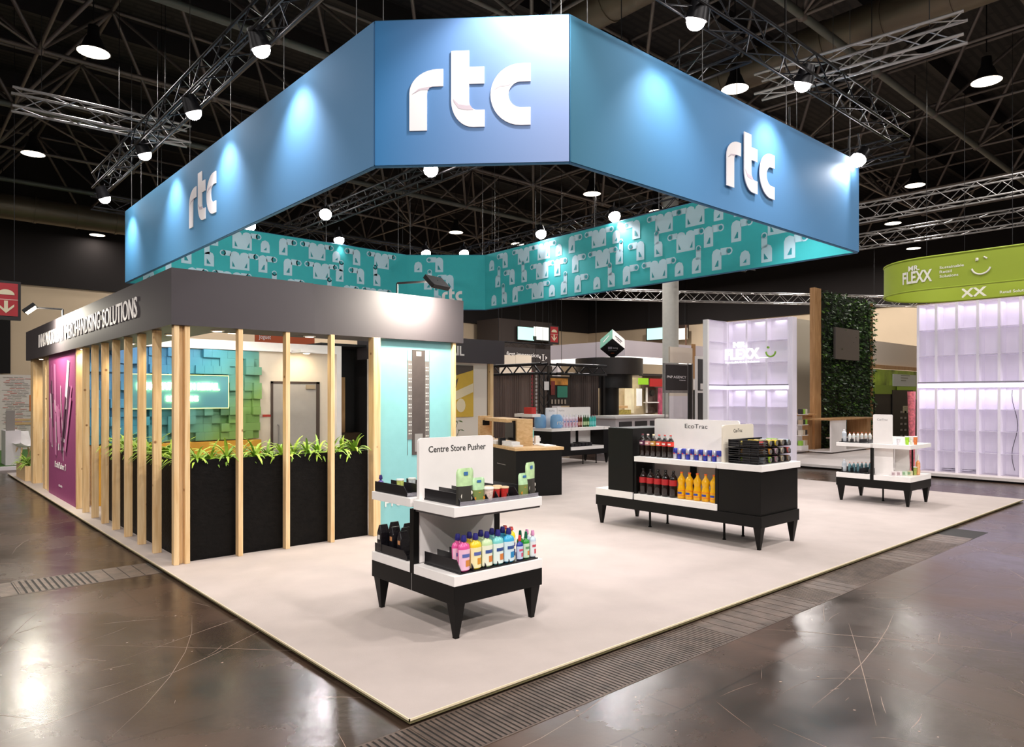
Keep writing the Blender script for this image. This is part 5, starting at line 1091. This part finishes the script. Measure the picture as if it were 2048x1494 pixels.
# dark truss cube with curtains
k0 = atD(1088, 800, 21); kx, ky = k0.x, k0.y; kz = EYE+66/FPX*21; ky1 = onX(982, 800, kx).y; kx1 = onY(1206, 800, ky).x
truss((kx, ky, kz-.15), (kx, ky1, kz-.15), .28, TRBLACK, 'black truss beam on top of the curtained booth, left part', step=.3, rr=.04); truss((kx+.4, ky, kz-.15), (kx1, ky, kz-.15), .28, TRBLACK, 'black truss beam on top of the curtained booth, right part', step=.3, rr=.04)
t = thing('truss_leg', 'black truss upright at the corner of the curtained booth', 'truss leg', (kx, ky, HF)); m = MB()
for dx in (-.1, .1):
    for dy in (-.1, .1): m.cyl((kx+dx, ky+dy, HF), (kx+dx, ky+dy, kz-.3), .022, 6)
m.build('chord', TRBLACK, t); m = MB()
for i in range(9):
    z = .1+i*.25; m.cyl((kx-.1, ky-.1, z), (kx+.1, ky-.1, z+.25), .01, 4).cyl((kx-.1, ky-.1, z), (kx-.1, ky+.1, z+.25), .01, 4)
m.build('bracing', TRBLACK, t)
t2 = thing('truss_leg', 'black upright at the right end of the curtained booth', 'truss leg', (kx1, ky, HF)); MB().box(kx1-.05, kx1+.05, ky-.05, ky+.05, HF, kz-.3).build('post', TRBLACK, t2)
ypanel('white_notice', 'white notice sheet hung on the corner truss upright', 'notice', 1089, 763, 1098, 780, ky-.16, WHITE, .01)
CUR = M('#7d6a60', .9, name='brown_grey_curtain', var=.15, vscale=3, stretch=(4, 4, .2))
def curtain(x0, y0, x1, y1, z0, z1, label, mat, amp=.05, waves=22):
    m = MB(); n = waves*6; d = Vector((x1-x0, y1-y0, 0)); L = d.length; d.normalize(); s = Vector((-d.y, d.x, 0)); V = []
    for i in range(n+1):
        k = i/n; a = amp*math.sin(k*waves*6.283)*(.6+.4*math.sin(k*17)); p = Vector((x0, y0, 0))+d*(L*k)+s*a; V += [(p.x, p.y, z0), (p.x, p.y, z1)]
    m.add(V, [(2*i, 2*i+2, 2*i+3, 2*i+1) for i in range(n)], True); return tag(m.build('curtain', mat), label, 'curtain')
curtain(kx+.05, ky+.3, kx+.05, ky1, HF, kz-.3, 'long brown grey pleated curtain hanging from the left truss beam', CUR)
curtain(kx+1.2, ky+.1, kx1-.1, ky+.1, HF, kz-.3, 'dark pleated curtain hanging from the right truss beam', M('#50443f', .9, name='dark_curtain', var=.2, vscale=3, stretch=(4, 4, .2)), .04, 14)
t = thing('product_wall', 'dark product wall with an orange banner and a green panel behind the far gondola', 'display wall', (kx+.7, ky, 0))
yp('dark_panel', 1096, 752, 1141, 812, ky+.02, M('#2b211d', .6), .05); yp('orange_print', 1101, 756, 1136, 770, ky-.01, M('#c9883a', .5, var=.5, vscale=4), .02); yp('green_panel', 1115, 772, 1135, 795, ky-.01, M('#3a8a72', .5), .02)
yp('red_blob', 1102, 762, 1110, 790, ky-.03, M('#7a3028', .6, var=.4, vscale=6), .015)
for i in range(5): yp('hanging_sample', 1103+i*6.5, 799, 1106+i*6.5, 808, ky-.02, M('#b0a090', .5), .02)
for i, px in enumerate((1064.5, 1073)):
    p = onX(px, 760, kx-.1); m = MB()
    for j in range(16): m.cyl((kx-.1, p.y, .75+j*.11), (kx-.1, p.y, .82+j*.11), .028, 8)
    m.cyl((kx-.1, p.y, .75), (kx-.1, p.y, kz-.3), .005, 5); tag(m.build('bead_string', M(('#a8444a', '#cfc8c4')[i], .5)), ['red', 'pale'][i]+' vertical string of cups hanging in front of the curtain', 'string of cups')
# dark block, screens, signs behind
ypanel('dark_tower_box', 'big dark brown box tower behind the first impression sign', 'tower', 998, 636, 1104, 884, 27.5, M('#3a302b', .8), 2)
t = thing('lit_screen', 'bright white and mint advertising screen above the first impression sign', 'screen', tuple(onY(1068, 667, 27.3)))
ypanel('', '', '', 1035, 652, 1102, 680, 27.3, M('#1d1a18', .5), .1, t).name = 'housing'; yp('lit_face', 1036, 653, 1068, 679, 27.27, M('#b8f0e4', .5, emit=1.0), .02); yp('lit_face', 1068, 653, 1101, 679, 27.27, M('#fbfdf2', .5, emit=1.2), .02); 
yp('dark_figure', 1066, 672, 1073, 679.5, 27.25, M('#3a4a40', .5), .01)
t = thing('lit_screen', 'bright mint advertising screen partly behind the round column', 'screen', tuple(onX(1333, 668, 33.6)))
def xp(nm, x0, y0, x1, y1, X, mat, th=.05): return xpanel(nm, '', '', x0, y0, x1, y1, X, mat, th, t)
xp('housing', 1292, 656, 1376, 682, 33.6, M('#3a2a22', .5), .1); xp('lit_face', 1294, 657.5, 1352, 680, 33.57, M('#b8f0e4', .5, emit=1.1), .02); xp('lit_face', 1352, 657.5, 1374, 680, 33.57, M('#fff8e0', .5, emit=1.1), .02)
def safety_sign(x0, y0, x1, y1, Y, label):
    global t
    t = thing('safety_sign', label, 'sign', tuple(onY((x0+x1)/2, y0, Y))); w_ = x1-x0; h_ = y1-y0
    yp('frame', x0-w_*.12, y0-h_*.08, x1+w_*.12, y1+h_*.12, Y, M('#231c1c', .6), .08); yp('red_field', x0, y0, x1, y1, Y-.01, M('#a8222a', .5), .012); cxp = (x0+x1)/2
    yp('divider_line', x0, y0+h_*.49, x1, y0+h_*.51, Y-.016, M('#d8b8a8', .5), .006)
    A = onY(cxp-w_*.36, y0+h_*.36, Y-.02); B = onY(cxp+w_*.36, y0+h_*.36, Y-.02); r = (B.x-A.x)/2; MB().prism([(-r, 0), (r, 0)]+[(r*math.cos(R(a)), r*.75*math.sin(R(a))) for a in range(15, 180, 15)], ((A.x+B.x)/2, Y-.012, A.z), X_, Z_, .008).build('dome_symbol', M('#d8cfae', .5), t)
    p = onY(cxp, y0+h_*.94, Y-.02); q = r; MB().prism([(0, 0), (q*.95, q*.95), (q*.95, q*1.3), (q*.22, q*.6), (q*.22, q*1.75), (-q*.22, q*1.75), (-q*.22, q*.6), (-q*.95, q*1.3), (-q*.95, q*.95)], (p.x, Y-.012, p.z), X_, Z_, .008).build('arrow_symbol', M('#d8cfae', .5), t)
    top = onY(cxp, y0-h_*.08, Y); MB().cyl((top.x-r, Y+.04, top.z), (top.x-r, Y+.04, 11.6), .008, 4).cyl((top.x+r, Y+.04, top.z), (top.x+r, Y+.04, 11.6), .008, 4).build('hanging_wire', BLACKMET, t)
safety_sign(-12, 564, 36, 630, 15.6, 'big red hanging safety sign with a dome and a down arrow at the left edge'); safety_sign(1101, 653, 1116, 684, 26.5, 'small distant red safety sign with a dome and arrow beside the lit screen')
t = thing('shop_sign', 'black sign board lettered first impression behind the curtained booth', 'sign', tuple(onY(1050, 710, 22)))
yp('board', 1002, 693, 1102, 728, 22, M('#241c1c', .6), .1); a1 = onY(1013, 712, 21.98); b1 = onY(1078, 712, 21.98); text('lettering', 'first impression', ((a1.x+b1.x)/2, 21.98, a1.z), X_, Z_, .22, TEXTW, t, width=b1.x-a1.x, ext=.01)
p = onY(1086, 722, 21.98); k_ = .014*24; MB().box(p.x-.03, p.x+.03, 21.97, 21.98, p.z, p.z+.32).box(p.x-.08, p.x+.08, 21.97, 21.98, p.z, p.z+.03).box(p.x-.08, p.x+.08, 21.97, 21.98, p.z+.3, p.z+.33).prism([(-.28, .16), (-.17, .07), (-.17, .25)][::-1], (p.x, 21.98, p.z), X_, Z_, .01).prism([(.28, .16), (.17, .07), (.17, .25)], (p.x, 21.98, p.z), X_, Z_, .01).build('arrow_logo', TEXTW, t)
MB().box(onY(1004, 700, 22).x, onY(1004, 700, 22).x+.1, 22.02, 22.1, HF, onY(1004, 728, 22).z).box(onY(1100, 700, 22).x-.1, onY(1100, 700, 22).x, 22.02, 22.1, HF, onY(1004, 728, 22).z).build('post', BLACKMET, t)
t = thing('white_panel_wall', 'cream panel wall in front of the first impression sign', 'panel', tuple(onY(1030, 720, 20))); yp('panel', 1000, 709.5, 1031, 733, 20, CREAM, .05); yp('panel', 1031.5, 709.5, 1063, 733, 20, CREAM, .05); MB().box(onY(1000, 720, 20).x, onY(1063, 720, 20).x, 20, 20.05, HF, onY(1000, 733, 20).z).build('lower_panel', CREAM, t)
truss((onY(985, 685, 24).x, 24, onY(985, 688, 24).z), (onY(1102, 685, 24).x, 24, onY(985, 688, 24).z), .3, TRBLACK, 'dark truss just above the first impression sign')
# booth below the canopy
t = thing('bar_back_wall', 'cluttered bright shop wall with green screen and red sign beneath the canopy', 'shop wall', (21, 16, 0)); YW = 17.0
yp('wall', 1160, 752, 1330, 832, YW, M('#cdbb98', .7, var=.35, vscale=1.2), .1); yp('ceiling_beam', 1285, 747, 1330, 752, YW-.3, M('#2a2320', .6), .2); yp('dark_band', 1285, 752, 1330, 779, YW-.1, M('#7a6a60', .6), .05)
yp('green_screen', 1278, 756, 1297, 769, YW-.5, M('#86b822', .5, emit=.5), .05); yp('red_sign', 1301, 757, 1326, 773, YW-.4, M('#b01f22', .5, emit=.2), .05); yp('grey_wall', 1294, 775, 1317, 826, YW-.15, M('#5a4a44', .6), .05); yp('white_edge', 1293, 775, 1295.5, 826, YW-.2, WHITE, .05)
p = onY(1304, 786, YW-.25); MB().cyl((p.x, YW-.3, p.z), (p.x, YW-.2, p.z), .14, 20).build('round_plate', M('#1d1a18', .5), t); yp('shelf', 1294, 804, 1318, 806, YW-.4, WHITE, .2); yp('poster_strip', 1317, 775, 1325, 830, YW-.35, M('#c85a78', .5, var=.5, vscale=3), .04)
yp('white_screen', 1274, 777, 1284, 812, YW-.35, M('#f0f0ee', .5, emit=.4), .04); yp('bright_panel', 1250, 777, 1268, 826, YW-.2, M('#e9dcb8', .5, var=.2, vscale=2, emit=.25), .04)
yp('wood_shelf', 1218, 812, 1256, 817, YW-.8, OAK, .5); yp('foliage_print', 1212, 775, 1219, 828, YW-.2, M('#8fa84a', .6, var=.6, vscale=6), .03); yp('leaf_pile', 1232, 820, 1262, 829, YW-.9, M('#b0a050', .7, var=.4, vscale=10), .2)
for i, (px, py, r) in enumerate(((1222, 787, .16), (1223, 806, .18), (1224, 797, .10), (1225, 781, .1))):
    p = onY(px, py, YW-.7); tag(MB().lathe([(0, -r), (r*.7, -r*.7), (r, 0), (r*.7, r*.7), (0, r)], p, 14).build('round_lantern', M('#f3ece0' if i < 2 else '#2c2522', .5)), ['upper white', 'lower white', 'lower black', 'upper black'][i]+' ball on the rack left of the bar stem', 'ball', 'balls on the rack beside the bar')
tag(MB().box(onY(1213, 800, YW-.8).x, onY(1218, 800, YW-.8).x, YW-.8, YW-.6, 1.4, 1.75).build('red_box', M('#b83a2a', .5)), 'red box on the rack left of the bar stem', 'box')
# white counter and agency sign
YA = 10.6; A = onY(1228, 836, YA); B = onY(1340, 836, YA); t = thing('reception_counter', 'white topped reception counter with dark panels behind the drinks gondola', 'counter', (A.x, YA, HF))
MB().box(A.x, B.x, YA-.05, YA+.9, A.z-.02, A.z+.05).build('top', WHITE, t); MB().box(A.x+.1, B.x-.1, YA+.02, YA+.8, HF, A.z-.02).build('body', WHITEP, t)
for i in range(3): MB().box(A.x+.25+i*.75, A.x+.85+i*.75, YA+.005, YA+.02, .2, A.z-.12).build('dark_panel', M('#3a383c', .5), t)
t = thing('agency_sign', 'square black sign lettered PNP AGENCY in a silver frame', 'sign', tuple(onY(1357, 790, 8.6))); YS = 8.6
yp('frame', 1329, 726, 1386, 786, YS, SILVER, .06); yp('board', 1332, 729, 1375, 780, YS-.01, M('#282324', .5), .012); yp('side_panel', 1377.5, 729, 1384, 845, YS-.015, M('#1d1a1b', .5), .02); yp('cream_wall', 1340, 693, 1385, 725, YS+.02, CREAM, .05)
yp('white_lower_panel', 1339, 792, 1375, 846, YS-.01, WHITEP, .03); yp('cream_strip', 1339, 786, 1375, 792, YS-.005, CREAM, .03); A = onY(1334, 756, YS-.012); B = onY(1372, 756, YS-.012); text('lettering', 'PNP AGENCY', ((A.x+B.x)/2, YS-.012, A.z), X_, Z_, .07, TEXTW, t, width=B.x-A.x, ext=.004); text('small_text', 'the shopper agency', (B.x-.17, YS-.012, A.z-.06), X_, Z_, .025, TEXTW, t, width=.3, ext=.003)
for px in (1330, 1338, 1376, 1385): p = onY(px, 790, YS+.03); MB().cyl((p.x, YS+.03, HF), (p.x, YS+.03, onY(px, 727, YS).z), .02, 8).build('frame_pole', SILVER, t)
t = thing('tall_black_panel', 'tall charcoal panel in a white frame left of the lilac shelf wall', 'panel', tuple(onY(1403, 790, 9.4)))
yp('white_frame', 1393, 712, 1412, 910, 9.4, WHITE, .06); yp('black_inset', 1396, 718, 1409, 781, 9.39, M('#47474a', .5), .01); yp('black_inset', 1396, 786, 1409, 905, 9.39, M('#3d3d40', .5), .01); yp('white_card', 1401, 767, 1407, 779, 9.38, WHITE, .008)
t = thing('wooden_pole', 'slim brown wooden pole with a white card between the agency sign and the panels', 'pole', tuple(onY(1388, 790, 11))); yp('pole', 1385.5, 688, 1391, 757, 11, OAKV, .06); yp('white_card', 1385, 759, 1392, 779, 11, WHITE, .03); yp('black_lower', 1386, 780, 1392, 903, 11, BLACKMET, .03)
t = thing('cream_booth_wall', 'plain cream booth wall behind the agency sign', 'wall panel', tuple(onY(1370, 700, 14))); yp('panel', 1345, 690, 1412, 850, 14, M('#ddd2c2', .7), .05); yp('brown_frame', 1372, 650, 1374, 690, 13.98, M('#6a4a34', .6), .05)
hw = MB()
for px, Y in ((1040, 27.35), (1097, 27.35)): p = onY(px, 652, Y); hw.cyl(p, (p.x, p.y, 11.5), .015, 5)
for px in (1298, 1370): p = onX(px, 656, 33.65); hw.cyl(p, (p.x, p.y, 11.5), .015, 5)
o = hw.build('ceiling_hangers', BLACKMET); o['kind'] = 'structure'
# ================================================================== LEFT BACKGROUND
t = thing('left_text_wall', 'white booth wall printed with rows of thin grey and red lines at the far left', 'booth wall', tuple(onY(30, 860, 24))); YL = 24
yp('panel', -60, 748, 66, 905, YL, M('#dcd0c8', .7), .1); rnd = random.Random(8)
for i in range(34):
    y = 754+i*3.2; x = 2+rnd.random()*20
    for k in range(3):
        w_ = 6+rnd.random()*14; yp('text_line', x, y, min(x+w_, 62), y+1.1, YL-.012, M(rnd.choice(('#a89c98', '#c87a70', '#b0a4a0')), .6), .01); x += w_+2
        if x > 58: break
yp('oak_stripe', 20, 838, 64, 842, YL-.02, OAK, .015); yp('oak_stripe', 20, 845, 64, 850, YL-.02, OAK, .015); yp('orange_panel', 59, 790, 64, 822, YL-1.0, M('#d8763a', .6), .05)
struct('floor_grass', MB().box(onY(42, 930, 17.4).x-4, onY(42, 930, 17.4).x+8, 17.4, YL, HF, .02), M('#3f6a22', .95, name='green_carpet', var=.2, vscale=20)); struct('trim_9', MB().box(onY(42, 930, 17.3).x-4, onY(42, 930, 17.3).x+8, 17.25, 17.4, HF, .04), WHITEP)
t = thing('white_pedestal', 'white pedestal counter with a grey card on top at the left edge', 'pedestal', tuple(G(26, 936, HF))); p = G(11, 936, HF); q = onY(42, 936, p.y); zt_ = onY(11, 862, p.y).z
MB().box(p.x, q.x, p.y, p.y+.8, HF, zt_).build('body', WHITEP, t); MB().box(p.x+.02, p.x+.2, p.y+.1, p.y+.14, zt_, zt_+.5).build('grey_card', M('#8a827c', .5), t)
def shell_chair(loc, rz, label):
    t = thing('shell_chair', label, 'chair', loc, rz, 'shell chairs at the left edge'); x0, y0, z0 = loc; cm = Matrix.Translation(loc) @ Matrix.Rotation(rz, 4, 'Z')
    m = MB(); V = []; n = 9; prof = [(.22, .47), (.2, .44), (.0, .42), (-.16, .44), (-.21, .5), (-.25, .62), (-.27, .75), (-.28, .82)]
    for (y, z) in prof:
        for i in range(n):
            k = (i/(n-1)-.5)*2; wd = .23 if z < .6 else .21-(z-.6)*.15; V.append((k*wd, y+.09*k*k*(1 if z > .5 else .2), z+.10*k*k*(1 if z < .6 else 0)*(1 if z < .55 else .5)))
    m.add(V, [(j*n+i, j*n+i+1, (j+1)*n+i+1, (j+1)*n+i) for j in range(len(prof)-1) for i in range(n-1)], True); m.v = [tuple(cm @ Vector(v)) for v in m.v]; m.build('shell', WHITE, t)
    for sx in (-1, 1):
        for sy in (-1, 1): m = MB(); m.cyl((sx*.12, sy*.1, .43), (sx*.22, sy*.2, 0), .018, 8, .012); m.v = [tuple(cm @ Vector(v)) for v in m.v]; m.build('leg', OAK, t)
p = onY(50, 915, 17.9); shell_chair((p.x, 17.9, .02), R(200), 'white shell chair with wooden legs, the nearer one'); p = onY(66, 905, 18.7); shell_chair((p.x+.3, 19.9, .02), R(150), 'white shell chair with wooden legs behind the nearer one')
p = onY(60, 870, 18.3); t = thing('white_table', 'white round table beside the shell chairs', 'table', (p.x+.5, 18.6, .02)); MB().cyl((p.x+.5, 18.6, .73), (p.x+.5, 18.6, .76), .4, 24).build('top', WHITE, t); MB().cyl((p.x+.5, 18.6, .02), (p.x+.5, 18.6, .73), .03, 10).build('leg', WHITE, t)
# dark gate in the hall wall, orange sign board behind the room
ypanel('dark_gateway', 'tall black gateway in the hall wall at the left edge', 'gate', -40, 636, 21, 746, 29.8, M('#100c0b', .9), .1)
t = thing('orange_sign', 'orange hanging sign board seen over the white lintel', 'sign', tuple(onY(575, 670, 16.5))); yp('board', 511, 640, 629, 685, 16.5, M('#b9532a', .6), .06); A = onY(518, 677, 16.48); B = onY(542, 677, 16.48)
text('lettering', 'Joguet', ((A.x+B.x)/2, 16.49, A.z), X_, Z_, .12, TEXTW, t, width=B.x-A.x, ext=.004); MB().cyl((onY(520, 640, 16.5).x, 16.53, onY(520, 640, 16.5).z), (onY(520, 640, 16.5).x, 16.53, 11.6), .006, 4).cyl((onY(620, 640, 16.5).x, 16.53, onY(520, 640, 16.5).z), (onY(620, 640, 16.5).x, 16.53, 11.6), .006, 4).build('hanging_wire', BLACKMET, t)
